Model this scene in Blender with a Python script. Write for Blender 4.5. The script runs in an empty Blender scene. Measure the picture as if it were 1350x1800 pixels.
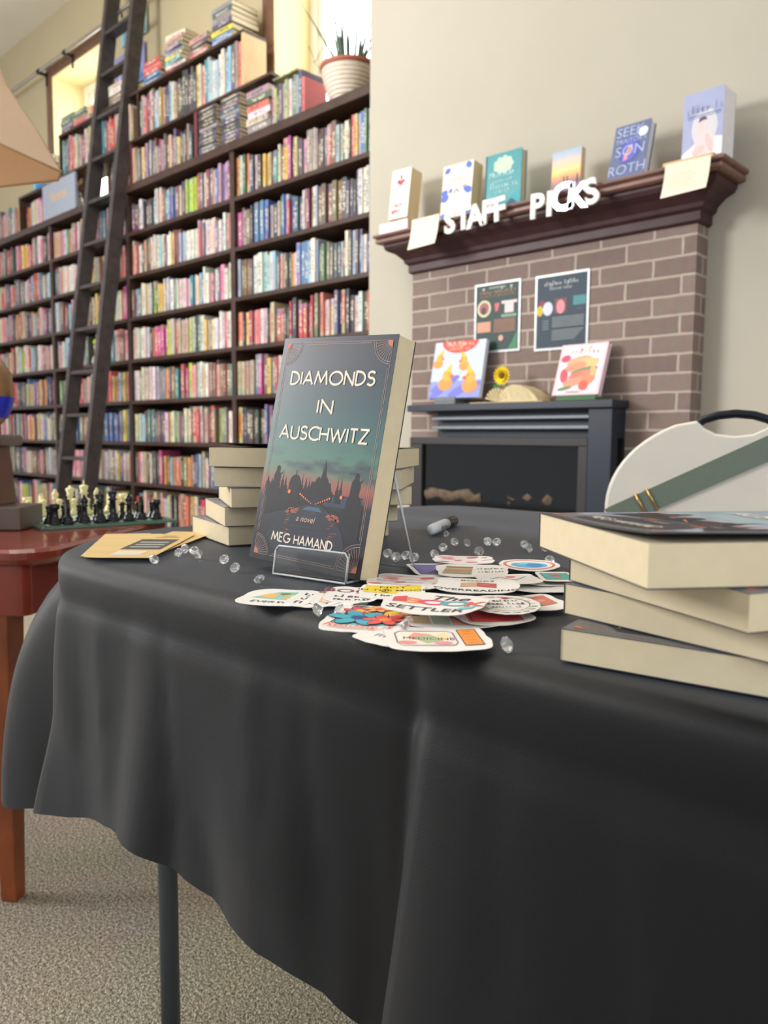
import bpy, bmesh, math, random
from mathutils import Vector, Matrix, noise
random.seed(11)
E = 0.88                      # eye height; most heights below are given relative to it
SC = bpy.context.scene
COL = SC.collection
# ---------------------------------------------------------------- camera
FPX = 1393.0
RV = Vector((0.72385, 0.68992, 0.00697)); UV_ = Vector((-0.07011, 0.06350, 0.99552)); FV = Vector((-0.68638, 0.72109, -0.09434))
CAM = Vector((0, 0, E))
cd = bpy.data.cameras.new('camera'); cam = bpy.data.objects.new('camera', cd); COL.objects.link(cam)
cam.matrix_world = Matrix(((RV.x, UV_.x, -FV.x, 0), (RV.y, UV_.y, -FV.y, 0), (RV.z, UV_.z, -FV.z, E), (0, 0, 0, 1)))
cd.sensor_fit = 'VERTICAL'; cd.sensor_height = 36.0; cd.sensor_width = 27.0; cd.lens = FPX / 1800 * 36
cd.clip_start = 0.02; cd.clip_end = 60
cd.dof.use_dof = True; cd.dof.focus_distance = 0.72; cd.dof.aperture_fstop = 9.0
SC.camera = cam
# ---------------------------------------------------------------- world, lights, exposure
def lin(c):
    return tuple(((v / 255) / 12.92 if v / 255 <= .04045 else ((v / 255 + .055) / 1.055) ** 2.4) for v in c)
wd = bpy.data.worlds.new('daylight'); SC.world = wd; wd.use_nodes = True
bg = wd.node_tree.nodes['Background']; bg.inputs[0].default_value = (0.95, 0.97, 1.0, 1)
_n = wd.node_tree.nodes; _l = wd.node_tree.links          # a bright open sky on the side of the bookcase windows
_tc = _n.new('ShaderNodeTexCoord'); _sx = _n.new('ShaderNodeSeparateXYZ'); _l.new(_tc.outputs['Generated'], _sx.inputs[0])
_mr = _n.new('ShaderNodeMapRange'); _mr.inputs[1].default_value = .1; _mr.inputs[2].default_value = .5; _mr.inputs[3].default_value = 0.70; _mr.inputs[4].default_value = 7.0
_l.new(_sx.outputs[1], _mr.inputs[0]); _l.new(_mr.outputs[0], bg.inputs[1])
def area(name, loc, target, sx, sy, power, color):
    l = bpy.data.lights.new(name, 'AREA'); l.shape = 'RECTANGLE'; l.size = sx; l.size_y = sy; l.energy = power; l.color = color
    o = bpy.data.objects.new(name, l); COL.objects.link(o); o.location = loc
    o.rotation_euler = (Vector(target) - Vector(loc)).to_track_quat('-Z', 'Y').to_euler(); return o
area('shop_front_window', (-5.0, -2.2, 2.7), (-1.9, 2.6, 1.5), 1.7, 1.4, 260, (1.0, 0.975, 0.95))
area('side_window', (2.6, -0.6, 2.0), (-0.6, 1.0, 0.9), 1.6, 1.6, 48, (0.92, 0.96, 1.0))
area('ceiling_fill_light', (-3.6, 0.4, 4.4), (-3.6, 0.6, 0), 3.0, 2.0, 95, (1.0, 0.93, 0.82))  # soft overhead fill added to the room; no fixture is modelled
SC.view_settings.view_transform = 'Standard'; SC.view_settings.look = 'None'
SC.view_settings.gamma = 1.0; SC.view_settings.use_curve_mapping = False
SC.view_settings.exposure = 0.0
try:
    SC.cycles.max_bounces = 8; SC.cycles.use_denoising = True
    SC.cycles.sample_clamp_indirect = 6.0
except Exception: pass

# ---------------------------------------------------------------- helpers
def ray(px, py): return RV * ((px - 675) / FPX) + UV_ * ((900 - py) / FPX) + FV
def at_z(px, py, z):          # point at height z (relative to the eye)
    r = ray(px, py); p = r * (z / r.z); return Vector((p.x, p.y, z + E))
def at_y(px, py, Y):
    r = ray(px, py); p = r * (Y / r.y); return Vector((p.x, p.y, p.z + E))
def proj(P):
    d = Vector(P) - CAM; z = d.dot(FV); return 675 + FPX * d.dot(RV) / z, 900 - FPX * d.dot(UV_) / z, z

def tag(o, label=None, cat=None, group=None, kind=None):
    if label: o['label'] = label
    if cat: o['category'] = cat
    if group: o['group'] = group
    if kind: o['kind'] = kind
    return o
def thing(name, label, cat, loc=(0, 0, 0), rz=0, group=None, mat=None):
    o = bpy.data.objects.new(name, None); COL.objects.link(o); o.empty_display_size = .02
    if mat is not None: o.matrix_world = mat
    else: o.location = loc; o.rotation_euler = (0, 0, rz)
    return tag(o, label, cat, group)
def kids(o): return CH.get(o.name, [])
CH = {}
def set_parent(o, p):
    o.parent = p; CH.setdefault(p.name, []).append(o)
def copy_tree(o, parent=None):
    c = o.copy(); COL.objects.link(c)
    if parent: set_parent(c, parent)
    for ch in kids(o): copy_tree(ch, c)
    return c

MATS = {}
def mat(name, rgb, rough=.6, metal=0., spec=.5, var=.06, scale=30, bump=0., bscale=200, trans=0., ior=1.45, sheen=0., emit=0., coat=0., alpha=1.):
    if name in MATS: return MATS[name]
    m = bpy.data.materials.new(name); m.use_nodes = True; MATS[name] = m
    nt = m.node_tree; b = nt.nodes['Principled BSDF']; c = lin(rgb)
    b.inputs['Roughness'].default_value = rough; b.inputs['Metallic'].default_value = metal
    b.inputs['Specular IOR Level'].default_value = spec; b.inputs['IOR'].default_value = ior
    b.inputs['Transmission Weight'].default_value = trans; b.inputs['Sheen Weight'].default_value = sheen
    b.inputs['Coat Weight'].default_value = coat
    tc = nt.nodes.new('ShaderNodeTexCoord')
    n = nt.nodes.new('ShaderNodeTexNoise'); n.inputs['Scale'].default_value = scale; n.inputs['Detail'].default_value = 4
    nt.links.new(tc.outputs['Object'], n.inputs['Vector'])
    r = nt.nodes.new('ShaderNodeValToRGB'); nt.links.new(n.outputs['Fac'], r.inputs['Fac'])
    r.color_ramp.elements[0].position = .3; r.color_ramp.elements[1].position = .7
    r.color_ramp.elements[0].color = tuple(v * (1 - var) for v in c) + (1,)
    r.color_ramp.elements[1].color = tuple(min(1, v * (1 + var)) for v in c) + (1,)
    nt.links.new(r.outputs['Color'], b.inputs['Base Color'])
    if emit: b.inputs['Emission Color'].default_value = c + (1,); b.inputs['Emission Strength'].default_value = emit
    if bump:
        n2 = nt.nodes.new('ShaderNodeTexNoise'); n2.inputs['Scale'].default_value = bscale; n2.inputs['Detail'].default_value = 3
        nt.links.new(tc.outputs['Object'], n2.inputs['Vector'])
        bp = nt.nodes.new('ShaderNodeBump'); bp.inputs['Strength'].default_value = bump; bp.inputs['Distance'].default_value = .002
        nt.links.new(n2.outputs['Fac'], bp.inputs['Height']); nt.links.new(bp.outputs['Normal'], b.inputs['Normal'])
    return m
def flat(rgb, rough=.55):     # printed ink of one colour
    return mat('ink_%d_%d_%d' % tuple(rgb), rgb, rough, var=.03, scale=60)

class MB:
    def __init__(s): s.bm = bmesh.new()
    def face(s, pts, mi=0, smooth=False):
        vs = [s.bm.verts.new(p) for p in pts]
        try: f = s.bm.faces.new(vs); f.material_index = mi; f.smooth = smooth; return f
        except ValueError: return None
    def box(s, x0, x1, y0, y1, z0, z1, mi=0, M=None):
        P = [Vector(p) for p in ((x0,y0,z0),(x1,y0,z0),(x1,y1,z0),(x0,y1,z0),(x0,y0,z1),(x1,y0,z1),(x1,y1,z1),(x0,y1,z1))]
        if M is not None: P = [M @ p for p in P]
        v = [s.bm.verts.new(p) for p in P]
        for q in ((0,3,2,1),(4,5,6,7),(0,1,5,4),(1,2,6,5),(2,3,7,6),(3,0,4,7)):
            f = s.bm.faces.new([v[i] for i in q]); f.material_index = mi
        return s
    def loft(s, rings, mi=0, cap=True, smooth=False, closed=True):
        R = [[s.bm.verts.new(p) for p in r] for r in rings]; n = len(R[0])
        for a, b in zip(R, R[1:]):
            for i in range(n if closed else n - 1):
                j = (i + 1) % n
                try: f = s.bm.faces.new((a[i], a[j], b[j], b[i])); f.material_index = mi; f.smooth = smooth
                except ValueError: pass
        if cap:
            for r in (list(reversed(R[0])), R[-1]):
                try: f = s.bm.faces.new(r); f.material_index = mi
                except ValueError: pass
        return s
    def prism(s, pts, z0, z1, mi=0, M=None):
        M = M or Matrix.Identity(4)
        return s.loft([[M @ Vector((x, y, z)) for x, y in pts] for z in (z0, z1)], mi)
    def lathe(s, prof, seg=20, mi=0, M=None, smooth=True, cap=True):
        M = M or Matrix.Identity(4)
        return s.loft([[M @ Vector((max(r, 1e-5) * math.cos(2*math.pi*k/seg), max(r, 1e-5) * math.sin(2*math.pi*k/seg), z)) for k in range(seg)] for r, z in prof], mi, cap, smooth)
    def tube(s, path, r, seg=8, mi=0):
        path = [Vector(p) for p in path]; rings = []; n = len(path)
        rr = r if isinstance(r, (list, tuple)) else [r] * n
        ref = None
        for i, p in enumerate(path):
            t = (path[min(i+1, n-1)] - path[max(i-1, 0)]).normalized()
            if ref is None: ref = Vector((0, 0, 1)) if abs(t.z) < .9 else Vector((1, 0, 0))
            a = t.cross(ref).normalized(); b = a.cross(t).normalized(); ref = b
            rings.append([p + (a * math.cos(2*math.pi*k/seg) + b * math.sin(2*math.pi*k/seg)) * rr[i] for k in range(seg)])
        return s.loft(rings, mi, True, True)
    def build(s, name, mats, parent=None, origin=None, bevel=0, smooth=False):
        bmesh.ops.recalc_face_normals(s.bm, faces=s.bm.faces)
        me = bpy.data.meshes.new(name)
        if origin is not None: bmesh.ops.translate(s.bm, verts=s.bm.verts, vec=-Vector(origin))
        s.bm.to_mesh(me); s.bm.free()
        for m in (mats if isinstance(mats, (list, tuple)) else [mats]): me.materials.append(m)
        if smooth:
            for p in me.polygons: p.use_smooth = True
        o = bpy.data.objects.new(name, me); COL.objects.link(o)
        if origin is not None and parent is None: o.location = origin
        if parent is not None:
            set_parent(o, parent)
        if bevel:
            b = o.modifiers.new('edge', 'BEVEL'); b.width = bevel; b.segments = 2; b.limit_method = 'ANGLE'; b.angle_limit = .7
        return o
def struct(name, mb, m, bevel=0):
    return tag(mb.build(name, m, bevel=bevel), kind='structure')

_fonts = {}
def text2d(body, size=1.0, shear=0., bold=0.):     # triangles of a line of text in its own 2D frame, centred
    key = (body, shear, bold)
    if key not in _fonts:
        cu = bpy.data.curves.new('lettering', 'FONT'); cu.body = body; cu.size = 1; cu.align_x = 'CENTER'; cu.align_y = 'CENTER'
        cu.shear = shear; cu.offset = bold; cu.resolution_u = 3
        o = bpy.data.objects.new('lettering', cu); COL.objects.link(o)
        dg = bpy.context.evaluated_depsgraph_get(); dg.update()
        me = o.evaluated_get(dg).to_mesh()
        vs = [(v.co.x, v.co.y) for v in me.vertices]; fs = [tuple(p.vertices) for p in me.polygons]
        o.evaluated_get(dg).to_mesh_clear(); bpy.data.objects.remove(o); bpy.data.curves.remove(cu)
        _fonts[key] = (vs, fs)
    vs, fs = _fonts[key]
    return [(x * size, y * size) for x, y in vs], fs

class Print:                  # flat ink shapes laid on a surface given by fn(x, y, lift) -> point
    def __init__(s, fn): s.fn = fn; s.bm = bmesh.new(); s.cols = []; s.k = 0
    def mi(s, c):
        m = flat(c) if isinstance(c, tuple) else c
        if m not in s.cols: s.cols.append(m)
        return s.cols.index(m)
    def tris(s, vs, fs, c):
        mi = s.mi(c); s.k += 1; L = s.k * LIFT
        V = [s.bm.verts.new((x, y, L)) for x, y in vs]
        for f in fs:
            try: q = s.bm.faces.new([V[i] for i in f]); q.material_index = mi
            except ValueError: pass
    def poly(s, pts, c): s.tris(pts, [tuple(range(len(pts)))], c); return s
    def rect(s, x0, y0, x1, y1, c): return s.poly([(x0,y0),(x1,y0),(x1,y1),(x0,y1)], c)
    def ell(s, cx, cy, rx, ry, c, n=20, a=0):
        ca, sa = math.cos(a), math.sin(a)
        return s.poly([(cx + rx*math.cos(t)*ca - ry*math.sin(t)*sa, cy + rx*math.cos(t)*sa + ry*math.sin(t)*ca) for t in [2*math.pi*k/n for k in range(n)]], c)
    def text(s, body, x, y, size, c, a=0, shear=0., bold=0., sx=1.):
        vs, fs = text2d(body, size, shear, bold); ca, sa = math.cos(a), math.sin(a)
        s.tris([(x + u*sx*ca - v*sa, y + u*sx*sa + v*ca) for u, v in vs], fs, c); return s
    def scrib(s, x0, x1, y, h, c, seed=1):     # a line of unreadable print
        rs = random.Random(seed); x = x0; s.k += 1; k0 = s.k
        while x < x1:
            ww = min(x1 - x, rs.uniform(1.5, 5)*h)
            xx = x
            while xx < x + ww:
                hh = h*rs.choice((.6, .6, 1.)); s.k = k0; s.rect(xx, y, xx + h*.16, y + hh, c)
                if rs.random() < .6: s.k = k0; s.rect(xx, y + hh*rs.choice((0, .4, .85)), xx + h*.42, y + hh*rs.choice((0, .4, .85)) + h*.15, c)
                xx += h*.55
            x += ww + h*.6
        return s
    def stroke(s, pts, w, c, closed=False):
        pts = [p for i, p in enumerate(pts) if i == 0 or math.hypot(p[0]-pts[i-1][0], p[1]-pts[i-1][1]) > 1e-6]
        if not closed and len(pts) > 2:
            cut = [0]
            for i in range(1, len(pts)-1):
                ax, ay, bx, by = pts[i][0]-pts[i-1][0], pts[i][1]-pts[i-1][1], pts[i+1][0]-pts[i][0], pts[i+1][1]-pts[i][1]
                if ax*bx + ay*by < .8*math.hypot(ax, ay)*math.hypot(bx, by): cut.append(i)
            cut.append(len(pts)-1)
            if len(cut) > 2:
                for a, b in zip(cut, cut[1:]):
                    q = list(pts[a:b+1])
                    for e, o in ((0, 1), (-1, -2)):
                        if (e == 0 and a) or (e == -1 and b < len(pts)-1):
                            dx, dy = q[e][0]-q[o][0], q[e][1]-q[o][1]; l = math.hypot(dx, dy) or 1; q[e] = (q[e][0] + dx/l*w*.42, q[e][1] + dy/l*w*.42)
                    s.stroke(q, w, c)
                return s
        pts = [p for i, p in enumerate(pts) if i == 0 or math.hypot(p[0]-pts[i-1][0], p[1]-pts[i-1][1]) > 1e-6]
        n = len(pts); vs = []
        for i in range(n):
            a = pts[(i-1) % n] if (closed or i) else pts[i]; b = pts[(i+1) % n] if (closed or i < n-1) else pts[i]
            dx, dy = b[0]-a[0], b[1]-a[1]; l = math.hypot(dx, dy) or 1; nx, ny = -dy/l, dx/l
            k = 1.
            if 0 < i < n-1 or closed:
                e = (pts[(i+1) % n][0]-pts[i][0], pts[(i+1) % n][1]-pts[i][1]); le = math.hypot(*e) or 1
                k = 1 / max(.35, abs(nx * -e[1]/le + ny * e[0]/le))
            vs += [(pts[i][0] + nx*w/2*k, pts[i][1] + ny*w/2*k), (pts[i][0] - nx*w/2*k, pts[i][1] - ny*w/2*k)]
        m = n if closed else n - 1
        s.tris(vs, [(2*i, 2*i+1, (2*i+3) % (2*n), (2*i+2) % (2*n)) for i in range(m)], c); return s
    def build(s, name, parent, sub=0):
        if sub:
            bmesh.ops.triangulate(s.bm, faces=s.bm.faces)
            for _ in range(5):
                es = [e for e in s.bm.edges if e.calc_length() > sub]
                if es: bmesh.ops.subdivide_edges(s.bm, edges=es, cuts=1)
                bmesh.ops.triangulate(s.bm, faces=s.bm.faces)
        for v in s.bm.verts: v.co = s.fn(v.co.x, v.co.y, v.co.z)
        me = bpy.data.meshes.new(name); s.bm.to_mesh(me); s.bm.free()
        for m in s.cols: me.materials.append(m)
        o = bpy.data.objects.new(name, me); COL.objects.link(o); set_parent(o, parent); return o
LIFT = 0.00003

def arc(cx, cy, rx, ry, a0, a1, n=9):
    return [(cx + rx*math.cos(math.radians(a0 + (a1-a0)*k/n)), cy + ry*math.sin(math.radians(a0 + (a1-a0)*k/n))) for k in range(n+1)]
GLY = {'D': (.58, [[(0,0),(0,1)] + arc(.14,.5,.44,.5,90,-90,12) + [(0,0)]]), 'I': (.02, [[(.01,0),(.01,1)]]),
 'A': (.66, [[(0,0),(.33,1),(.66,0)], [(.12,.33),(.54,.33)]]), 'M': (.86, [[(0,0),(.14,1),(.43,.2),(.72,1),(.86,0)]]),
 'O': (.86, [arc(.43,.5,.43,.5,90,450,20)]), 'N': (.58, [[(0,0),(0,1),(.58,0),(.58,1)]]),
 'S': (.46, [arc(.24,.76,.21,.24,25,250,9) + arc(.23,.26,.23,.27,75,-150,9)]),
 'U': (.54, [[(0,1),(0,.28)] + arc(.27,.28,.27,.28,180,360,9) + [(.54,1)]]), 'C': (.62, [arc(.43,.5,.43,.5,50,310,14)]),
 'H': (.56, [[(0,0),(0,1)], [(.56,0),(.56,1)], [(0,.5),(.56,.5)]]), 'W': (.96, [[(0,1),(.24,0),(.48,.85),(.72,0),(.96,1)]]),
 'T': (.5, [[(0,1),(.5,1)], [(.25,1),(.25,0)]]), 'Z': (.52, [[(0,1),(.52,1),(0,0),(.52,0)]]),
 'E': (.42, [[(.42,1),(0,1),(0,0),(.42,0)], [(0,.52),(.36,.52)]]), 'G': (.74, [arc(.43,.5,.43,.5,50,345,14) + [(.86-.02,.46),(.5,.46)]]), ' ': (.3, [])}
def deco_line(P, txt, x0, x1, y0, h, c, w):
    gap = .17; tot = sum(GLY[t][0] for t in txt) + gap * (len(txt) - 1); k = (x1 - x0) / tot; x = x0
    for t in txt:
        gw, strokes = GLY[t]
        for st in strokes: P.stroke([(x + a*k, y0 + b*h) for a, b in st], w, c)
        x += (gw + gap) * k
# ================================================================ setting: floor, walls, ceiling, windows
def tex_mat(name, base, fn, rough=.8, spec=.4):
    m = bpy.data.materials.new(name); m.use_nodes = True; MATS[name] = m
    b = m.node_tree.nodes['Principled BSDF']; b.inputs['Roughness'].default_value = rough; b.inputs['Specular IOR Level'].default_value = spec
    b.inputs['Base Color'].default_value = lin(base) + (1,); fn(m.node_tree, b); return m
def carpet_fn(nt, b):
    tc = nt.nodes.new('ShaderNodeTexCoord')
    v = nt.nodes.new('ShaderNodeTexVoronoi'); v.inputs['Scale'].default_value = 330; nt.links.new(tc.outputs['Object'], v.inputs['Vector'])
    n = nt.nodes.new('ShaderNodeTexNoise'); n.inputs['Scale'].default_value = 190; n.inputs['Detail'].default_value = 6; nt.links.new(tc.outputs['Object'], n.inputs['Vector'])
    n3 = nt.nodes.new('ShaderNodeTexNoise'); n3.inputs['Scale'].default_value = 5; nt.links.new(tc.outputs['Object'], n3.inputs['Vector'])
    r = nt.nodes.new('ShaderNodeValToRGB'); cr = r.color_ramp; cr.elements[0].position = .34; cr.elements[1].position = .66
    cr.elements[0].color = lin((112, 103, 90)) + (1,); cr.elements[1].color = lin((212, 202, 184)) + (1,)
    e = cr.elements.new(.5); e.color = lin((168, 158, 142)) + (1,)
    nt.links.new(n.outputs['Fac'], r.inputs['Fac'])
    mx = nt.nodes.new('ShaderNodeMix'); mx.data_type = 'RGBA'; mx.blend_type = 'MULTIPLY'; mx.inputs[0].default_value = .3
    nt.links.new(r.outputs['Color'], mx.inputs[6]); nt.links.new(n3.outputs['Color'], mx.inputs[7]); nt.links.new(mx.outputs[2], b.inputs['Base Color'])
    bp = nt.nodes.new('ShaderNodeBump'); bp.inputs['Strength'].default_value = .8; bp.inputs['Distance'].default_value = .004
    nt.links.new(v.outputs['Distance'], bp.inputs['Height']); nt.links.new(bp.outputs['Normal'], b.inputs['Normal'])
m_carpet = tex_mat('carpet_pile', (128, 120, 106), carpet_fn, .95, .2)
m_wall = mat('beige_wall_paint', (182, 177, 163), .75, var=.02, scale=3, bump=.05, bscale=80)
m_wallb = mat('olive_beige_wall_paint', (182, 170, 138), .75, var=.02, scale=3, bump=.05, bscale=80)
m_ceil = mat('white_ceiling_paint', (232, 226, 212), .8, var=.02, scale=3)
m_white = mat('white_window_paint', (240, 236, 222), .5, var=.02)
m_cream = mat('cream_reveal_paint', (238, 222, 168), .6, var=.02)
m_trim = mat('brown_stained_trim', (110, 78, 58), .45, var=.15, scale=14)
m_dark = mat('dark_walnut_shelf', (62, 42, 34), .42, var=.25, scale=16, bump=.1, bscale=60)
m_dark2 = mat('charcoal_stained_wood', (66, 60, 60), .5, var=.25, scale=22, bump=.2, bscale=60)
m_mahog = mat('mahogany_mantel_varnish', (66, 42, 44), .45, var=.25, scale=12, spec=.35)
m_pine = mat('pale_pine_panel', (214, 176, 128), .5, var=.1, scale=8)
m_steel = mat('brushed_steel_rod', (190, 185, 175), .3, metal=1., var=.05)
m_glass = mat('window_glass', (255, 255, 255), .0, trans=1., var=0., ior=1.1)
m_black = mat('black_metal_paint', (26, 28, 32), .45, var=.1)
struct('floor', MB().box(-11, 7, -3.5, 3.6, -.05, 0), m_carpet)
struct('ceiling', MB().box(-11, 7, -3.5, 3.7, E+3.60, E+3.66), m_ceil)
WY = 3.22
def wall_with_windows():
    mb = MB(); xs = [-11, -7.05, -6.10, -4.00, -3.04, -2.6]; zt = E + 3.62; z0, z1 = E + 1.86, E + 3.08
    for a, b, hole in ((xs[0], xs[1], 0), (xs[1], xs[2], 1), (xs[2], xs[3], 0), (xs[3], xs[4], 1), (xs[4], xs[5], 0)):
        if hole: mb.box(a, b, WY, WY+.34, 0, z0); mb.box(a, b, WY, WY+.34, z1, zt)
        else: mb.box(a, b, WY, WY+.34, 0, zt)
    return mb
struct('wall_back', wall_with_windows(), m_wallb)
struct('wall_fireplace', MB().box(-2.746, 7, 2.77, 3.1, 0, E+3.62).box(-2.746, -2.5, 3.1, 3.3, 0, E+3.62), m_wall)
struct('baseboard_fireplace', MB().box(-1.0, 7, 2.752, 2.772, 0, .13), m_white, bevel=.004)
for k, (xa, xb) in enumerate(((-7.05, -6.10), (-4.00, -3.04))):
    z0, z1 = E + 1.86, E + 3.08
    root = thing('window_%d' % (k+1), None, None, (0, 0, 0)); root['kind'] = 'structure'
    mb = MB()
    mb.box(xa-.10, xa, WY-.03, WY+.004, z0-.1, z1+.10).box(xb, xb+.10, WY-.03, WY+.004, z0-.1, z1+.10).box(xa, xb, WY-.03, WY+.004, z1, z1+.10).box(xa, xb, WY-.03, WY+.004, z0-.1, z0)
    mb.build('window_casing', m_trim, root, bevel=.004)
    mb = MB(); t = .012
    mb.box(xa, xa+t, WY-.02, WY+.30, z0, z1).box(xb-t, xb, WY-.02, WY+.30, z0, z1).box(xa+t, xb-t, WY-.02, WY+.30, z1-t, z1).box(xa+t, xb-t, WY-.02, WY+.30, z0, z0+t)
    mb.build('window_reveal', m_cream, root)
    mb = MB(); a, b, c, d = xa+t, xb-t, z0+t, z1-t; f = .06
    for i, (ff, yy) in enumerate(((.055, .26), (.10, .285))):
        mb.box(a, a+ff, WY+yy, WY+yy+.03, c, d).box(b-ff, b, WY+yy, WY+yy+.03, c, d).box(a+ff, b-ff, WY+yy, WY+yy+.03, d-ff, d).box(a+ff, b-ff, WY+yy, WY+yy+.03, c, c+ff)
    mb.build('window_frame', m_white, root, bevel=.003)
    MB().box(a+.1, b-.1, WY+.298, WY+.302, c+.1, d-.1).build('window_pane', m_glass, root)

# ---------------------------------------------------------------- bookcases
UPX = [-2.80, -4.06, -5.32, -6.56, -7.80, -9.06]
LEV = [1.411 - .294*k for k in range(8)]       # heights of the shelf boards, relative to the eye
RAILT = 1.742
SY = 2.92                                      # front of the shelves
bay_names = ['the bookcase bay nearest the fireplace', 'the second bookcase bay from the fireplace', 'the bookcase bay behind the ladder', 'the bookcase bay left of the ladder', 'the far left bookcase bay']
for i, bn in enumerate(bay_names):
    xr, xl = UPX[i], UPX[i+1]
    lab = ['dark walnut bookcase bay full of books, beside the fireplace wall', 'dark walnut bookcase bay full of books, second from the fireplace wall',
           'dark walnut bookcase bay full of books, with the ladder leaning across it', 'dark walnut bookcase bay full of books, just left of the ladder',
           'dark walnut bookcase bay full of books, at the far left edge behind the lamp'][i]
    rt = thing('bookcase', lab, 'bookcase', (xl, SY, 0), 0, 'bookcase bays along the back wall')
    O = Vector((xl, SY, 0))
    MB().box(xl-.02, xl+.02, SY, SY+.27, 0, E+1.69).build('side_panel', m_dark, rt, O, bevel=.002)
    if i == 0: MB().box(xr-.02, xr+.02, SY, SY+.27, 0, E+1.69).build('side_panel', m_dark, rt, O, bevel=.002)
    MB().box(xl+.02, xr-.02, SY+.265, SY+.275, .05, E+1.69).build('back_panel', m_dark, rt, O)
    for z in LEV + [-.86]:
        MB().box(xl+.02, xr-.02, SY+.002, SY+.264, E+z-.013, E+z+.013).build('shelf_board', m_dark, rt, O, bevel=.002)
    MB().box(xl-.02, xr-.0201 if i else xr+.02, SY-.012, SY+.285, E+1.692, E+RAILT).build('top_board', m_dark, rt, O, bevel=.003)

# ---- shelf books
PAL = [('cream', (222,210,186), 10), ('white', (232,228,222), 10), ('black', (34,32,38), 6), ('charcoal', (70,68,78), 6), ('grey', (140,138,140), 5),
 ('navy', (42,50,88), 5), ('blue', (62,108,172), 5), ('pale blue', (150,190,214), 4), ('teal', (42,132,140), 3), ('green', (76,118,84), 3),
 ('lime', (176,204,50), 1), ('yellow', (226,200,84), 3), ('orange', (222,130,56), 3), ('red', (186,44,48), 6), ('coral', (222,104,92), 4),
 ('maroon', (112,38,50), 5), ('pink', (222,140,164), 4), ('magenta', (188,52,124), 2), ('purple', (96,74,128), 2), ('lavender', (162,152,186), 1),
 ('brown', (112,78,60), 5), ('tan', (192,164,130), 5), ('olive', (128,126,82), 2)]
PAL = [(n, tuple(int(v*.74 + g*.26) for v, g in zip(c, (158, 148, 142))), w) for n, c, w in PAL]
PD = {n: c for n, c, w in PAL}
def pick():
    return random.choices(PAL, weights=[w for _, _, w in PAL])[0][0]
def spine_mat(name, attr):
    m = bpy.data.materials.new(name); m.use_nodes = True; nt = m.node_tree; b = nt.nodes['Principled BSDF']; b.inputs['Roughness'].default_value = .42
    L = nt.links.new; N = nt.nodes.new
    uv = N('ShaderNodeUVMap'); uv.uv_map = 'UVMap'
    if attr:
        a = N('ShaderNodeAttribute'); a.attribute_name = 'Col'; colr = a.outputs['Color']; seed = a.outputs['Alpha']
    else:
        a = N('ShaderNodeObjectInfo'); colr = a.outputs['Color']; seed = a.outputs['Random']
    def math_(op, x, y=None, z=None):
        n = N('ShaderNodeMath'); n.operation = op
        for i, v in enumerate((x, y, z)):
            if v is None: continue
            if isinstance(v, (int, float)): n.inputs[i].default_value = v
            else: L(v, n.inputs[i])
        return n.outputs[0]
    sp = N('ShaderNodeSeparateXYZ'); L(uv.outputs[0], sp.inputs[0]); u, v = sp.outputs[0], sp.outputs[1]
    cm = N('ShaderNodeCombineXYZ'); L(math_('MULTIPLY_ADD', u, 2.6, math_('MULTIPLY', seed, 91.)), cm.inputs[0]); L(math_('MULTIPLY', v, 17.), cm.inputs[1]); L(math_('MULTIPLY', seed, 37.), cm.inputs[2])
    n = N('ShaderNodeTexNoise'); n.inputs['Scale'].default_value = 1.6; n.inputs['Detail'].default_value = 1.; L(cm.outputs[0], n.inputs['Vector'])
    marks = math_('GREATER_THAN', n.outputs['Fac'], .53)
    r1 = math_('FRACT', math_('MULTIPLY', seed, 7.31)); r2 = math_('FRACT', math_('MULTIPLY', seed, 13.7)); r3 = math_('FRACT', math_('MULTIPLY', seed, 29.3))
    lo = math_('MULTIPLY_ADD', r1, .2, .12); hi = math_('MULTIPLY_ADD', r2, .18, .72)
    reg = math_('MULTIPLY', math_('GREATER_THAN', v, lo), math_('LESS_THAN', v, hi))
    mid = math_('MULTIPLY', math_('GREATER_THAN', u, .22), math_('LESS_THAN', u, .78))
    msk = math_('MULTIPLY', math_('MULTIPLY', marks, reg), mid)
    # accent colour: light on dark books, dark on light ones
    rgb = N('ShaderNodeRGBToBW'); L(colr, rgb.inputs[0])
    islight = math_('GREATER_THAN', rgb.outputs[0], .25)
    mxa = N('ShaderNodeMix'); mxa.data_type = 'RGBA'; L(islight, mxa.inputs[0]); mxa.inputs[6].default_value = (.75, .70, .55, 1)
    dk = N('ShaderNodeValToRGB'); dk.color_ramp.interpolation = 'CONSTANT'; L(r3, dk.inputs[0])
    els = dk.color_ramp.elements; els[0].color = (.03, .03, .05, 1); els[1].position = .35; els[1].color = (.35, .02, .03, 1)
    for p, c in ((.55, (.03, .08, .25, 1)), (.72, (.02, .16, .16, 1)), (.86, (.3, .1, .02, 1))): e = els.new(p); e.color = c
    L(dk.outputs[0], mxa.inputs[7])
    # coloured band at head or foot on some books
    band = math_('MULTIPLY', math_('GREATER_THAN', r2, .55), math_('GREATER_THAN', v, math_('MULTIPLY_ADD', r3, .2, .74)))
    band2 = math_('MULTIPLY', math_('GREATER_THAN', r1, .6), math_('LESS_THAN', v, math_('MULTIPLY_ADD', r3, .2, .06)))
    hs = N('ShaderNodeHueSaturation'); L(colr, hs.inputs['Color']); L(math_('MULTIPLY_ADD', r1, .24, .38), hs.inputs['Hue']); hs.inputs['Value'].default_value = .8; hs.inputs['Saturation'].default_value = .6
    mb_ = N('ShaderNodeMix'); mb_.data_type = 'RGBA'; L(math_('MAXIMUM', band, band2), mb_.inputs[0]); L(colr, mb_.inputs[6]); L(hs.outputs[0], mb_.inputs[7])
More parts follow.
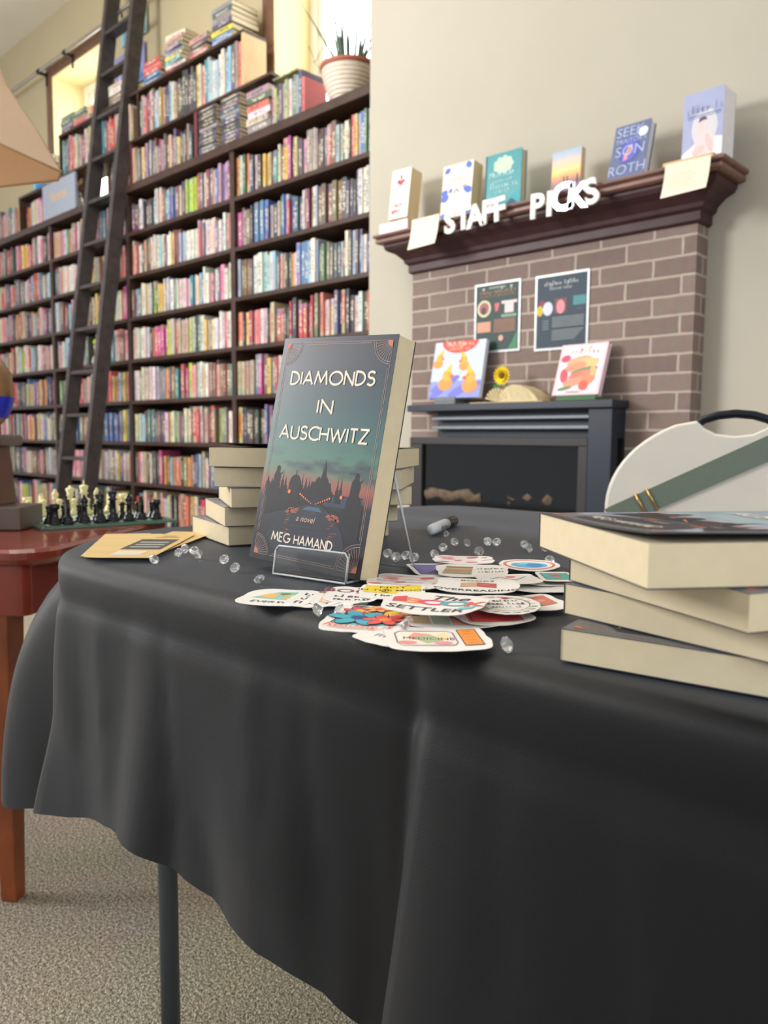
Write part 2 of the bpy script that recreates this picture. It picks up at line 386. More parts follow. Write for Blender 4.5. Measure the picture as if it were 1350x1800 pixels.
    mf = N('ShaderNodeMix'); mf.data_type = 'RGBA'; L(msk, mf.inputs[0]); L(mb_.outputs[2], mf.inputs[6]); L(mxa.outputs[2], mf.inputs[7])
    L(mf.outputs[2], b.inputs['Base Color']); return m
m_sp = spine_mat('book_cover_print', False); m_spA = spine_mat('book_cover_print_far', True)
m_page = mat('book_page_edges', (222, 208, 176), .8, var=.08, scale=300)
m_page2 = mat('novel_page_edges', (216, 202, 170), .8, var=.03, scale=90)

def unit_book():              # unit mesh: x thickness, y depth (spine at y=0), z height
    bm = bmesh.new(); uvl = bm.loops.layers.uv.new('UVMap')
    def quad(pts, uvs, mi):
        f = bm.faces.new([bm.verts.new(p) for p in pts]); f.material_index = mi
        for l, t in zip(f.loops, uvs): l[uvl].uv = t
    prof = [(0, .012), (.12, .003), (.5, 0), (.88, .003), (1, .012)]
    for (a, ya), (b, yb) in zip(prof, prof[1:]):
        quad([(a, ya, 0), (b, yb, 0), (b, yb, 1), (a, ya, 1)], [(a, 0), (b, 0), (b, 1), (a, 1)], 0)
    quad([(0, 1, 0), (0, .012, 0), (0, .012, 1), (0, 1, 1)], [(.1, 0), (.1, 0), (.1, 1), (.1, 1)], 0)
    quad([(1, .012, 0), (1, 1, 0), (1, 1, 1), (1, .012, 1)], [(.1, 0), (.1, 0), (.1, 1), (.1, 1)], 0)
    quad([(0, .02, .985), (1, .02, .985), (1, .99, .985), (0, .99, .985)], [(0, 0)]*4, 1)
    quad([(0, .99, .015), (1, .99, .015), (1, .02, .015), (0, .02, .015)], [(0, 0)]*4, 1)
    quad([(1, .985, 0), (0, .985, 0), (0, .985, .985), (1, .985, .985)], [(0, 0)]*4, 1)
    for x in (.05, .95):
        quad([(x, .015, .985), (x, 1, .985), (x, 1, 1), (x, .015, 1)], [(.1, .99)]*4, 0)
    me = bpy.data.meshes.new('shelf_book'); bm.to_mesh(me); bm.free(); me.materials.append(m_sp); me.materials.append(m_page); return me
UB = unit_book()
def put_book(b, label, group, name='book', cat='book'):
    o = bpy.data.objects.new(name, UB); COL.objects.link(o)
    o.matrix_world = b['M']; o.color = lin(b['rgb']) + (1,)
    return tag(o, label, cat, group)
def jit(c, a=14): return tuple(max(4, min(250, v + random.randint(-a, a))) for v in c)
def upright(x, z, t, h, d, yf, lean=0., color=None):
    n = color or pick()
    M = Matrix.Translation((x, yf, E+z)) @ Matrix.Rotation(lean, 4, 'Y') @ Matrix.Diagonal((t, d, h, 1))
    return dict(M=M, name=n, rgb=jit(PD[n]), t=t, h=h, x=x + t/2, z=z, y=yf)
def lying(x, z, t, L, d, yf, color=None, rz=0.):     # spine facing out, lying flat
    n = color or pick()
    M = Matrix.Translation((x, yf, E+z+t)) @ Matrix.Rotation(rz, 4, 'Z') @ Matrix.Rotation(math.pi/2, 4, 'Y') @ Matrix.Diagonal((t, d, L, 1))
    return dict(M=M, name=n, rgb=jit(PD[n]), t=t, h=L, x=x + L/2, z=z, y=yf)
def fill_row(x0, x1, z, yf, hmin, hmax, tint=None):
    out = []; x = x0 + .004; run = 0; hh = random.uniform(hmin, hmax); cc = None
    while True:
        if run <= 0: run = random.choice((1, 1, 2, 3, 5)); hh = random.uniform(hmin, hmax); cc = pick() if random.random() < .35 else None; tt = random.uniform(.015, .036)
        run -= 1; t = tt * random.uniform(.9, 1.1) if cc else random.uniform(.012, .038)
        if tint and random.random() < .4: c = random.choice(tint)
        else: c = cc
        h = min(hmax, hh * random.uniform(.985, 1.015))
        if x + t > x1 - .003: break
        out.append(upright(x, z, t * .96, h, random.uniform(.13, .18), yf + random.uniform(.004, .03), 0, c)); x += t + .0006
        if random.random() < .02: x += random.uniform(.01, .03)
    return out
ORD = ['first', 'second', 'third', 'fourth', 'fifth', 'sixth', 'seventh', 'eighth', 'ninth', 'tenth', 'eleventh', 'twelfth', 'thirteenth', 'fourteenth', 'fifteenth', 'sixteenth', 'seventeenth', 'eighteenth', 'nineteenth', 'twentieth']
def ordn(k):
    if k < 20: return ORD[k]
    tens = {2: 'twenty', 3: 'thirty', 4: 'forty', 5: 'fifty', 6: 'sixty'}; q, r = divmod(k + 1, 10)
    return (tens[q] + '-' + ORD[r-1]) if r else {3: 'thirtieth', 4: 'fortieth', 5: 'fiftieth', 6: 'sixtieth'}[q]
allb = []
for i in range(5):
    x0, x1 = UPX[i+1] + .02, UPX[i] - .02
    for k, z in enumerate(LEV):
        tint = {0: ['red', 'coral', 'black'] if k == 3 else ['white', 'pale blue'] if k == 2 else ['navy', 'grey', 'cream'] if k == 1 else None, 1: ['cream', 'white'] if k in (1, 2) else ['brown', 'orange', 'black'] if k > 5 else None,
                3: ['red', 'pink', 'charcoal'] if k < 2 else None}.get(i)
        row = fill_row(x0, x1, z + .0135, SY + .006, .185, .236, tint)
        for n, b in enumerate(row):
            b.update(bay=i, row=k, n=n); px, py, pz = proj((b['x'], SY, E + z + .1)); b['px'] = (px, py, pz)
            hid = 445 < px < 735 and py > 600 + (px - 500) * -.0
            b['size'] = b['t'] * b['h'] / pz**2 if (-5 < px < 652 and -20 < py < 900 and not hid) else 0
            allb.append(b)
bshort = ['bay by the fireplace', 'second bay from the fireplace', 'bay behind the ladder', 'bay left of the ladder', 'far left bay']
def szw(b): return ('slim ' if b['t'] < .018 else 'thick ' if b['t'] > .033 else '')
for b in allb:
    b['label'] = '%s%s book, %s shelf, %s, %s from left' % (szw(b), b['name'], ORD[b['row']], bshort[b['bay']], ordn(b['n'])); b['group'] = 'books standing in the bookcase'
POOL = allb               # books above the rail join the pool below; the 300 that show largest become objects
def merge_books(bs, name):
    bm = bmesh.new(); uvl = bm.loops.layers.uv.new('UVMap'); cl = bm.loops.layers.float_color.new('Col')
    suv = UB.uv_layers[0].data
    for b in bs:
        V = [bm.verts.new(b['M'] @ v.co) for v in UB.vertices]; c = lin(b['rgb']) + (random.random(),)
        for p in UB.polygons:
            f = bm.faces.new([V[i] for i in p.vertices]); f.material_index = p.material_index
            for l, li in zip(f.loops, p.loop_indices): l[uvl].uv = suv[li].uv; l[cl] = c
    me = bpy.data.meshes.new(name); bm.to_mesh(me); bm.free(); me.materials.append(m_spA); me.materials.append(m_page)
    o = bpy.data.objects.new(name, me); COL.objects.link(o); return o
# ---------------------------------------------------------------- things standing above the bookcase rail
CY = 2.95
sr = thing('shelf_unit', 'low wooden shelf box with a pale lit end panel, standing on top of the bookcases', 'shelf', (-3.98, CY, E+2.04))
O = Vector((-3.98, CY, E+2.04))
MB().box(-6.42, -3.72, CY, WY-.03, E+2.04, E+2.058).build('lower_board', m_dark, sr, O, bevel=.002)
MB().box(-6.42, -3.97, CY, WY-.10, E+2.352, E+2.37).build('upper_board', m_dark, sr, O, bevel=.002)
tag(MB().box(-3.99, -3.972, CY, WY-.10, E+2.058, E+2.352).build('end_panel', m_pine, sr, O, bevel=.002), 'pale pine end panel')
for x in (-6.42, -5.2):
    MB().box(x, x+.018, CY+.004, WY-.03, E+2.058, E+2.352).build('divider', m_dark, sr, O)
for x in (-6.42, -5.32, -4.50):
    MB().box(x, x+.03, CY+.004, WY-.04, E+RAILT+.001, E+2.04).build('support_post', mat('maroon_painted_post', (104, 52, 56), .5), sr, O)
def pool(b, label, group):
    px, py, pz = proj(b['M'] @ Vector((.5, 0, .5))); b['label'] = label; b['group'] = group
    b['size'] = b['t'] * b['h'] / pz**2 if (-10 < px < 652 and -10 < py < 900) else 0
    if b['size'] or px > -60: POOL.append(b)
def emit_row(row, where, group, nm='book'):
    for n, b in enumerate(row):
        px, py, pz = proj((b['x'], b['y'], E + b['z'] + .1))
        if not (-40 < px < 655): continue
        pool(b, '%s%s book %s, %s from left' % (szw(b), b['name'], where, ordn(n)), group)
Z1 = RAILT + .001
def run(x0, x1, z, cols, t0, t1, h0, h1, yf):
    out = []; x = x0; i = 0
    while True:
        t = random.uniform(t0, t1)
        if x + t > x1: break
        out.append(upright(x, z, t*.96, random.uniform(h0, h1), .16, yf + random.uniform(0, .012), 0, cols[i % len(cols)] if isinstance(cols, list) else None)); x += t + .0006; i += 1
    return out
emit_row(run(-3.715, -3.40, Z1, ['lavender', 'lime', 'black', 'charcoal', 'grey', 'tan', 'cream', 'grey', 'green', 'pale blue', 'charcoal', 'coral', 'white', 'white', 'cream', 'olive', 'charcoal'], .016, .03, .20, .25, CY), 'between colourful stack and flower pot', 'books beside the flower pot')
def stack(x, z, L, cols, t0, t1, where, group, rzj=.03, yf=CY, d=.16, fit=None):
    zz = z
    for n, c in enumerate(cols):
        t = random.uniform(t0, t1); LL = L * random.uniform(.9, 1.02)
        if fit and zz + t > fit: break
        b = lying(x + random.uniform(0, .012), zz, t*.97, LL, d, yf + random.uniform(0, .01), c, random.uniform(-rzj, rzj))
        pool(b, '%s%s book lying in %s, %s from bottom' % (szw(b), c, where, ordn(n)), group); zz += t + .0008
stack(-3.955, Z1, .215, ['white', 'grey', 'cream', 'white', 'coral', 'charcoal', 'grey', 'blue'], .03, .042, 'the colourful stack by the dark cases', 'stacked books under the pine panel', .0, fit=2.035)
_b = lying(-3.70, Z1+.253, .012, .21, .15, CY, 'olive', 0); pool(_b, 'slim dark olive book lying across the upright books beside the flower pot', 'books beside the flower pot')
# black and grey cases lying in two stacks
def cases(x, n, where, L=.19):
    zz = Z1; out = []
    for k in range(n):
        c = random.choice(['black', 'charcoal', 'grey', 'black', 'navy']); t = .0225
        b = lying(x + random.uniform(0, .01), zz, t*.93, L, .14, CY + random.uniform(0, .008), c, 0)
        put_book(b, '%s disc case in %s, %s from bottom' % (c, where, ordn(k)), 'disc cases lying in stacks', 'disc_case', 'disc case'); zz += t
cases(-4.455, 13, 'the left-hand stack of dark cases'); cases(-4.215, 13, 'the stack of dark cases beside the colourful stack')
emit_row(run(-5.28, -4.52, Z1, ['tan', 'brown', 'grey', 'charcoal', 'grey', 'yellow', 'charcoal', 'grey', 'black', 'grey', 'charcoal', 'maroon', 'grey', 'charcoal', 'maroon', 'grey', 'charcoal', 'maroon'], .02, .034, .19, .26, CY), 'under the shelf box right of the ladder', 'books under the shelf box')
emit_row(run(-6.38, -5.34, Z1, None, .02, .04, .18, .25, CY+.02)[24:], 'on the rail just behind the ladder', 'books behind the ladder')
emit_row(run(-5.17, -4.0, 2.059, ['charcoal', 'grey', 'coral', 'maroon', 'cream', 'brown', 'blue', 'pale blue', 'olive', 'orange', 'charcoal', 'navy', 'pale blue', 'cream', 'tan', 'black', 'black', 'black', 'black', 'black', 'black', 'black', 'yellow', 'cream', 'pink', 'teal', 'pale blue', 'pale blue', 'white', 'pale blue', 'white', 'white', 'pale blue', 'pale blue'], .026, .036, .22, .27, CY), 'inside the shelf box right of the ladder', 'books inside the shelf box')
emit_row(run(-6.36, -5.24, 2.059, ['teal', 'navy', 'purple', 'orange', 'red', 'red', 'tan', 'cream', 'grey', 'tan', 'maroon', 'maroon', 'cream', 'olive', 'tan', 'red', 'coral', 'grey', 'charcoal', 'pale blue'], .024, .04, .21, .27, CY), 'inside the shelf box left of the ladder', 'books inside the shelf box')
ZT = 2.371
G3 = 'books stacked on top of the shelf box'
stack(-4.31, ZT, .21, ['pale blue', 'blue', 'yellow', 'charcoal', 'grey', 'charcoal', 'grey'], .026, .036, 'the tallest stack above the pine panel', G3, .05, CY+.01, .2)
stack(-4.56, ZT, .21, ['coral', 'brown', 'charcoal', 'tan'], .024, .034, 'the short stack left of the tallest stack', G3, .05, CY+.01)
stack(-4.85, ZT, .22, ['red', 'white', 'pale blue', 'yellow', 'lavender', 'purple', 'tan', 'pink', 'white'], .022, .032, 'the mixed stack with a yellow book', G3, .12, CY+.01)
stack(-5.12, ZT, .22, ['blue', 'blue', 'red', 'coral', 'red'], .026, .034, 'the red and blue stack by the ladder', G3, .03, CY+.01)
stack(-5.62, ZT, .20, ['charcoal', 'brown', 'white', 'cream'], .03, .04, 'the stack showing through the ladder', G3, .03, CY+.01)
stack(-5.95, ZT, .21, ['tan', 'orange'], .04, .05, 'the stack at the left window right end', G3, .03, CY+.01)
stack(-6.18, ZT, .21, ['coral', 'tan', 'green'], .03, .04, 'the pale stack under the left window', G3, .03, CY+.01)
stack(-6.40, ZT, .20, ['charcoal', 'grey', 'charcoal', 'grey'], .028, .036, 'the dark striped window corner stack', G3, .03, CY+.01)
stack(-6.72, Z1+.30, .2, ['brown', 'cream', 'grey', 'cream', 'charcoal', 'cream'], .03, .04, 'the cream stack left of the shelf box', G3, .1, CY+.0)
# small box shelf left of the shelf unit
lb = thing('shelf_box', 'small dark wooden box shelf at the left end of the shelf unit', 'shelf', (-6.9, CY, E+Z1)); O = Vector((-6.9, CY, E+Z1))
MB().box(-7.2, -6.45, CY-.01, WY-.04, E+2.022, E+2.041).build('top_board', m_dark, lb, O)
MB().box(-7.2, -7.18, CY-.01, WY-.04, E+Z1, E+2.022).build('side_panel', m_dark, lb, O)
MB().box(-6.47, -6.45, CY-.01, WY-.04, E+Z1, E+2.022).build('side_panel', m_dark, lb, O)
emit_row(run(-7.16, -6.62, Z1, None, .02, .036, .2, .25, CY+.03), 'in the small box shelf by the lampshade', 'books in the small box shelf')
emit_row(run(-9.0, -7.22, Z1, None, .018, .036, .2, .27, CY), 'standing on the rail left of the grey sign', 'books on the rail at the far left')
# pale blue picture book behind the cream stack
pb = thing('picture_book', 'pale blue picture book with a yellow patch leaning behind the lampshade', 'book', (-7.05, CY+.06, E+2.042), .15)
MB().box(0, .26, 0, .02, 0, .30).build('cover', mat('sky_blue_cover', (120, 190, 226), .4), pb)
P = Print(lambda x, y, l: Vector((x, -l - .0005, y))); P.ell(.15, .19, .08, .05, (236, 220, 120)).rect(.03, .04, .23, .09, (60, 130, 190)); P.build('cover_art', pb)
# grey "Fiction" sign standing on the rail
a, b_ = at_y(80, 398, 2.93), at_y(137, 372, 2.93)
sg = thing('shelf_sign', 'grey blue sign board reading Fiction on the rail beside the lampshade', 'sign', (a.x, 2.912, E+Z1), 0)
W = b_.x - a.x
MB().box(0, W, 0, .02, 0, .27).build('board', mat('grey_blue_board', (148, 156, 172), .5), sg, bevel=.002)
P = Print(lambda x, y, l: Vector((x, -l - .0005, y))); P.text('Fiction', W/2, .15, .105, (206, 166, 110), bold=.01); P.build('lettering', sg)
# white vase with cream flowers
vp = at_y(138, 378, 3.0)
vs = thing('flower_vase', 'tall white vase with cream blossoms and dark leaves, left of the ladder', 'vase', (vp.x, 3.0, E+Z1))
MB().lathe([(.035, 0), (.045, .02), (.04, .08), (.028, .13), (.018, .155), (.022, .165), (.018, .164), (.014, .15)], 20).build('vase_body', mat('white_glazed_ceramic', (250, 246, 225), .25), vs)
mb = MB()
for k in range(16):
    a = random.uniform(0, 6.28); r = random.uniform(.0, .07); c = Vector((r*math.cos(a) - .01, r*math.sin(a)*.5, .215 + random.uniform(-.02, .03)))
    for j in range(5):
        t = j * 1.2566; d = Vector((math.cos(t), -.4, math.sin(t))) * .02; s_ = Vector((-math.sin(t), 0, math.cos(t))) * .009
        mb.face([c, c + d*.6 + s_, c + d*1.2, c + d*.6 - s_])
mb.build('blossoms', mat('cream_petals', (240, 216, 160), .6), vs)
mb = MB()
for k in range(40):
    a = random.uniform(-.5, 1.6); c = Vector((.05 + random.uniform(0, .07), random.uniform(-.04, .04), .10 + random.uniform(-.03, .12)))
    d = Vector((math.cos(a), random.uniform(-.4, .4), math.sin(a))) * .035; s_ = Vector((-d.z, 0, d.x)) * .3
    mb.face([c, c + d*.5 + s_, c + d, c + d*.5 - s_])
for k in range(5): mb.tube([(0, 0, .14), (.01*k, 0, .18), (.02*k - .03, 0, .21)], .0015, 5)
mb.build('leaves', mat('dark_green_leaf', (52, 66, 54), .6), vs)
# flower pot with aloe
pp = Vector((-3.20, 3.07, E+Z1))
pot = thing('potted_aloe', 'spiky green aloe in a ribbed white pot with terracotta rim, before the bright window', 'plant', pp)
PS = .9
prof = [(.085, 0), (.10, .02)]
for k in range(8): z = .03 + k*.022; r = .105 + .055 * (k/7)**.8; prof += [(r, z), (r+.006, z+.007), (r+.006, z+.013), (r, z+.018)]
prof += [(.166, .21)]
MB().lathe(prof, 36).build('pot_body', mat('cream_ribbed_ceramic', (226, 212, 196), .4, var=.05), pot)
MB().lathe([(.166, .21), (.176, .215), (.176, .235), (.164, .237), (.158, .215)], 36, cap=False).build('pot_rim', mat('terracotta_rim', (168, 96, 76), .5), pot)
MB().lathe([(.001, .216), (.158, .216)], 24, cap=False).build('soil', mat('potting_soil', (60, 46, 36), .9), pot)
mb = MB()
for k in range(26):
    a = random.uniform(0, 6.28); L = random.uniform(.20, .50); sp = random.uniform(.08, .55); base = Vector((.05*math.cos(a), .05*math.sin(a), .215))
    pts = []; w = random.uniform(.005, .009)
    for j in range(7):
        t = j/6; pts.append(base + Vector((math.cos(a)*sp*L*t, math.sin(a)*sp*L*t, L*(t - .25*sp*t*t))))
    mb.tube(pts, [w*(1 - (j/6)**1.5) + .0006 for j in range(7)], 6)
mb.build('aloe_leaves', mat('blue_green_aloe_leaf', (58, 88, 64), .45, var=.25), pot)
# drooping vine leaf stems beside the pot
mb = MB()
for k, (dx, dz) in enumerate(((-.18, .05), (-.24, .16), (-.28, .26), (-.20, .33))):
    mb.tube([(-.08, 0, .24), (dx*.6, -.01, .24 + dz*.9), (dx, -.02, .22 + dz*.5), (dx - .06, -.02, .20 + dz)], .0025, 5)
mb.build('trailing_stems', mat('olive_stem', (120, 120, 70), .6), pot)
pot.scale = (PS, PS, PS)
# dark disc tray on the upright books
_fx = at_y(158, 577, 2.915).x
POOL[:] = [b for b in POOL if not (b.get('row') == 3 and abs(b['x'] - _fx) < .055)]      # the figurine stands in this gap
POOL.sort(key=lambda b: -b['size'])
for b in POOL[:288]: put_book(b, b['label'], b['group'])
far = merge_books(POOL[288:], 'shelved_books')
tag(far, 'hundreds of small colourful book spines packed on the farther shelves', 'books', kind='stuff')
# pictures on the wall behind the ladder
def wall_print(pa, pb, label, rgb, art):
    a, b = at_y(*pa, 3.195), at_y(*pb, 3.195); w, h = b.x - a.x, b.z - a.z
    r = thing('wall_picture', label, 'picture', (a.x, 3.195, a.z)); MB().box(0, w, 0, .012, 0, h).build('panel', mat('panel_%d_%d_%d' % rgb, rgb, .5), r)
    P = Print(lambda x, y, l: Vector((x, -l - .0006, y))); art(P, w, h); P.build('print', r)
def wp1(P, w, h):
    P.rect(0, 0, w, h*.35, (112, 150, 206)).text('CAT', w*.42, h*.36, .13, (206, 216, 236), bold=.01).text('W', w*.5, h*.76, .10, (206, 208, 230), bold=.01)
    for k in range(5): P.ell(w*(.2+.15*k), h*(.55+.05*math.sin(k*3)), .03, .018, (134, 140, 184), a=k)
def wp2(P, w, h):
    P.rect(0, 0, w, h*.5, (150, 196, 210)).ell(w*.4, h*.3, .05, .03, (110, 150, 180)).ell(w*.6, h*.2, .04, .025, (190, 214, 216))
wall_print((203, 168), (253, 72), 'lavender blue picture with big letters behind the ladder, above the books', (142, 144, 190), wp1)
wall_print((213, 84), (256, 6), 'pale sea blue picture behind the ladder near the ceiling', (186, 206, 196), wp2)
# figurine on a shelf behind the ladder
fg = at_y(158, 577, 2.915)
o = thing('figurine', 'small white and grey figurine with a lime green top on a shelf behind the ladder', 'figurine', (fg.x, 2.96, E + LEV[3] + .0135))
MB().lathe([(.03, 0), (.034, .02), (.026, .05), (.014, .07), (.012, .12), (.018, .135), (.010, .15)], 16).build('body', mat('grey_white_ceramic', (196, 192, 184), .4), o)
MB().lathe([(.001, .15), (.018, .155), (.022, .17), (.012, .19), (.001, .195)], 14).build('top', mat('lime_green_glaze', (176, 206, 60), .4), o)
# ---------------------------------------------------------------- ladder rod and ladder
rd = thing('ladder_rod', 'long steel rod on brackets above the left window', 'rod', (-5.5, 3.12, E+3.12)); O = Vector((-5.5, 3.12, E+3.12))
MB().tube([(-10.5, 3.12, E+3.115), (-2.8, 3.12, E+3.125)], .014, 12).build('rod', m_steel, rd, O)
for x in (-9.2, -7.12, -6.62, -5.05):
    mb = MB().box(x-.012, x+.012, 3.115, WY-.032, E+3.10, E+3.118).box(x-.012, x+.012, 3.18, WY-.031, E+3.02, E+3.13).tube([(x-.02, 3.12, E+3.12), (x+.02, 3.12, E+3.12)], .02, 10)
    mb.build('bracket', m_black, rd, O)
XL, XR = -5.74, -5.33; YB, YT = 2.53, 3.095; ZT_ = 3.30
ld = thing('library_ladder', 'tall dark wooden library ladder leaning on the bookshelves', 'ladder', (XR, YB, 0)); O = Vector((XR, YB, 0))
def lad(z): return YB + (YT - YB) * (z / (E + ZT_))
for x in (XL, XR):
    mb = MB(); L0, L1 = 0, E + ZT_; w = .024
    mb.loft([[(x-w, lad(z)-.055, z), (x+w, lad(z)-.055, z), (x+w, lad(z)+.05, z), (x-w, lad(z)+.05, z)] for z in (L0, L1)])
    rl = mb.build('side_rail', m_dark2, ld, O, bevel=.004)
    mb = MB()
    for k in range(13):
        z = E - .17 + .31*(k-2); y = lad(z) + .0
        if z > .1: mb.lathe([(.001, 0), (.007, .0005), (.007, .002), (.001, .003)], 8, M=Matrix.Translation((x + w, y, z)) @ Matrix.Rotation(math.pi/2, 4, 'Y'))
    o = mb.build('bolt', m_black, rl)
    o.location = -O
k = 0
for k in range(13):
    z = E - .17 + .31*(k-2)
    if z < .1 or z > E + ZT_: continue
    MB().box(XL+.024, XR-.024, lad(z)-.045, lad(z)+.04, z-.012, z+.012).build('rung', m_dark2, ld, O, bevel=.003)
for x in (XL, XR):
    zt = E + 3.12; pts = [(x, lad(zt)-.02, zt-.2), (x, lad(zt)-.05, zt-.05)] + [(x, 3.12 + .035*math.cos(a), zt + .035*math.sin(a)) for a in (3.1, 2.5, 1.9, 1.3, .7, .1, -.5)]
    MB().tube(pts, .008, 8).build('hook', m_black, ld, O)
# ================================================================ fireplace
BXL, BXR, BY = -2.386, -1.120, 2.68
def brick_fn(nt, b):
    L = nt.links.new; N = nt.nodes.new
    tc = N('ShaderNodeTexCoord'); s = N('ShaderNodeSeparateXYZ'); L(tc.outputs['Object'], s.inputs[0])
    ad = N('ShaderNodeMath'); ad.operation = 'ADD'; L(s.outputs[0], ad.inputs[0]); L(s.outputs[1], ad.inputs[1])
    cm = N('ShaderNodeCombineXYZ'); L(ad.outputs[0], cm.inputs[0]); L(s.outputs[2], cm.inputs[1])
    nz = N('ShaderNodeTexNoise'); nz.inputs['Scale'].default_value = 22; L(tc.outputs['Object'], nz.inputs['Vector'])
    mv = N('ShaderNodeVectorMath'); mv.operation = 'MULTIPLY_ADD'; L(nz.outputs['Color'], mv.inputs[0]); mv.inputs[1].default_value = (.006, .005, 0); L(cm.outputs[0], mv.inputs[2])
    t = N('ShaderNodeTexBrick'); L(mv.outputs[0], t.inputs['Vector']); t.offset = .5
    t.inputs['Scale'].default_value = 1; t.inputs['Brick Width'].default_value = .2035; t.inputs['Row Height'].default_value = .0652
    t.inputs['Mortar Size'].default_value = .0052; t.inputs['Mortar Smooth'].default_value = .2; t.inputs['Bias'].default_value = -.1
    t.inputs['Color1'].default_value = lin((122, 104, 98)) + (1,); t.inputs['Color2'].default_value = lin((136, 119, 111)) + (1,); t.inputs['Mortar'].default_value = lin((176, 163, 153)) + (1,)
    n2 = N('ShaderNodeTexNoise'); n2.inputs['Scale'].default_value = 40; n2.inputs['Detail'].default_value = 5; L(tc.outputs['Object'], n2.inputs['Vector'])
    mx = N('ShaderNodeMix'); mx.data_type = 'RGBA'; mx.blend_type = 'OVERLAY'; mx.inputs[0].default_value = .18; L(t.outputs['Color'], mx.inputs[6]); L(n2.outputs['Color'], mx.inputs[7]); L(mx.outputs[2], b.inputs['Base Color'])
    bp = N('ShaderNodeBump'); bp.invert = True; bp.inputs['Strength'].default_value = .7; bp.inputs['Distance'].default_value = .006; L(t.outputs['Fac'], bp.inputs['Height']); L(bp.outputs['Normal'], b.inputs['Normal'])
m_brick = tex_mat('painted_brown_brick', (116, 98, 92), brick_fn, .75)
fp = thing('brick_fireplace', 'brown brick fireplace with dark mahogany mantel shelf on the beige wall', 'fireplace', (BXL, BY, 0)); O = Vector((BXL, BY, 0))
MB().box(BXL, BXR, BY, 2.77, 0, E+.78).build('brick_surround', m_brick, fp, O)
def rr(o, z, d=None):      # rectangle ring overhanging the brick by o
    return [(BXL-o, BY-o*(1 if d is None else d), z), (BXR+o, BY-o*(1 if d is None else d), z), (BXR+o, 2.768, z), (BXL-o, 2.768, z)]
mb = MB().loft([rr(.004, E+.715), rr(.014, E+.722), rr(.014, E+.752), rr(.026, E+.760), rr(.030, E+.775), rr(.055, E+.800), rr(.085, E+.815), rr(.092, E+.8285), rr(.092, E+.840)])
mb.build('crown_moulding', m_mahog, fp, O, bevel=.002)
mb = MB().loft([rr(.108, E+.8405), rr(.118, E+.846), rr(.118, E+.858), rr(.112, E+.862), rr(.126, E+.868), rr(.128, E+.878)])
mb.build('mantel_shelf', mat('mantel_edge_reflection', (122, 88, 78), .38, var=.2, scale=12), fp, O, bevel=.002)  # reflected light along the shelf is put into this paler brown
MZ = .879
# black electric insert
FX0, FX1, FY = -2.300, -1.352, 2.575
ins = thing('electric_fireplace', 'black electric fireplace insert with louvres, standing against the brick', 'fireplace', (FX0, FY, 0)); O = Vector((FX0, FY, 0))
m_ins = mat('blue_black_enamel', (34, 42, 56), .38, var=.05); m_ins2 = mat('black_brown_enamel', (44, 42, 44), .45, var=.05)
MB().box(FX0, FX1+.012, FY-.02, 2.677, E+.108, E+.136).build('top_slab', m_ins, ins, O, bevel=.003)
MB().box(FX0+.115, FX1, FY+.05, 2.677, E+.001, E+.108).box(FX1-.09, FX1, FY, FY+.0499, E-.88+.001, E+.108).build('louvre_housing', m_ins, ins, O)
for z in (.078, .040): MB().box(FX0+.118, FX1-.092, FY+.005, FY+.048, E+z-.006, E+z+.006).build('louvre', mat('grey_louvre_metal', (120, 128, 136), .4, metal=.3), ins, O, bevel=.002)
mb = MB(); mb.box(FX0, FX1-.0905, FY, FY+.04, E-.03, E+.0).box(FX0, FX0+.07, FY, FY+.04, E-.60, E-.03).box(FX1-.13, FX1-.0905, FY, FY+.04, E-.60, E-.03).box(FX0, FX1-.0905, FY, FY+.04, .02, E-.60)
mb.build('door_frame', m_ins2, ins, O, bevel=.003)
MB().box(FX0+.07, FX1-.13, FY+.015, FY+.019, E-.60, E-.03).build('door_glass', mat('smoked_glass', (60, 66, 74), .05, trans=.9, var=0), ins, O)
MB().box(FX0, FX0+.01, FY+.04, 2.677, .02, E+.0).box(FX0+.01, FX1, FY+.085, 2.677, .02, E+.0).build('firebox', mat('firebox_black', (16, 18, 22), .7), ins, O)
MB().box(FX0+.071, FX1-.131, FY+.02, FY+.084, .02, E-.268).build('ember_bed', mat('dark_ember_bed', (46, 38, 34), .9, var=.5, scale=60, bump=.6, bscale=90), ins, O)
for (xa, ya, xb, yb, z, r) in ((-2.22, 2.61, -1.92, 2.64, -.24, .035), (-2.0, 2.62, -1.72, 2.63, -.247, .03), (-1.80, 2.62, -1.55, 2.61, -.235, .036), (-1.85, 2.625, -1.62, 2.632, -.21, .026)):
    mb = MB(); n = 8
    mb.tube([(xa + (xb-xa)*k/n, ya + .004*math.sin(k*2), E+z + .008*math.sin(k*1.7+xa*9)) for k in range(n+1)], [r*(.85+.15*math.sin(k*2.3)) for k in range(n+1)], 10)
    mb.build('log', mat('charred_log', (98, 82, 68), .85, var=.4, scale=40, bump=.4, bscale=70), ins, O)

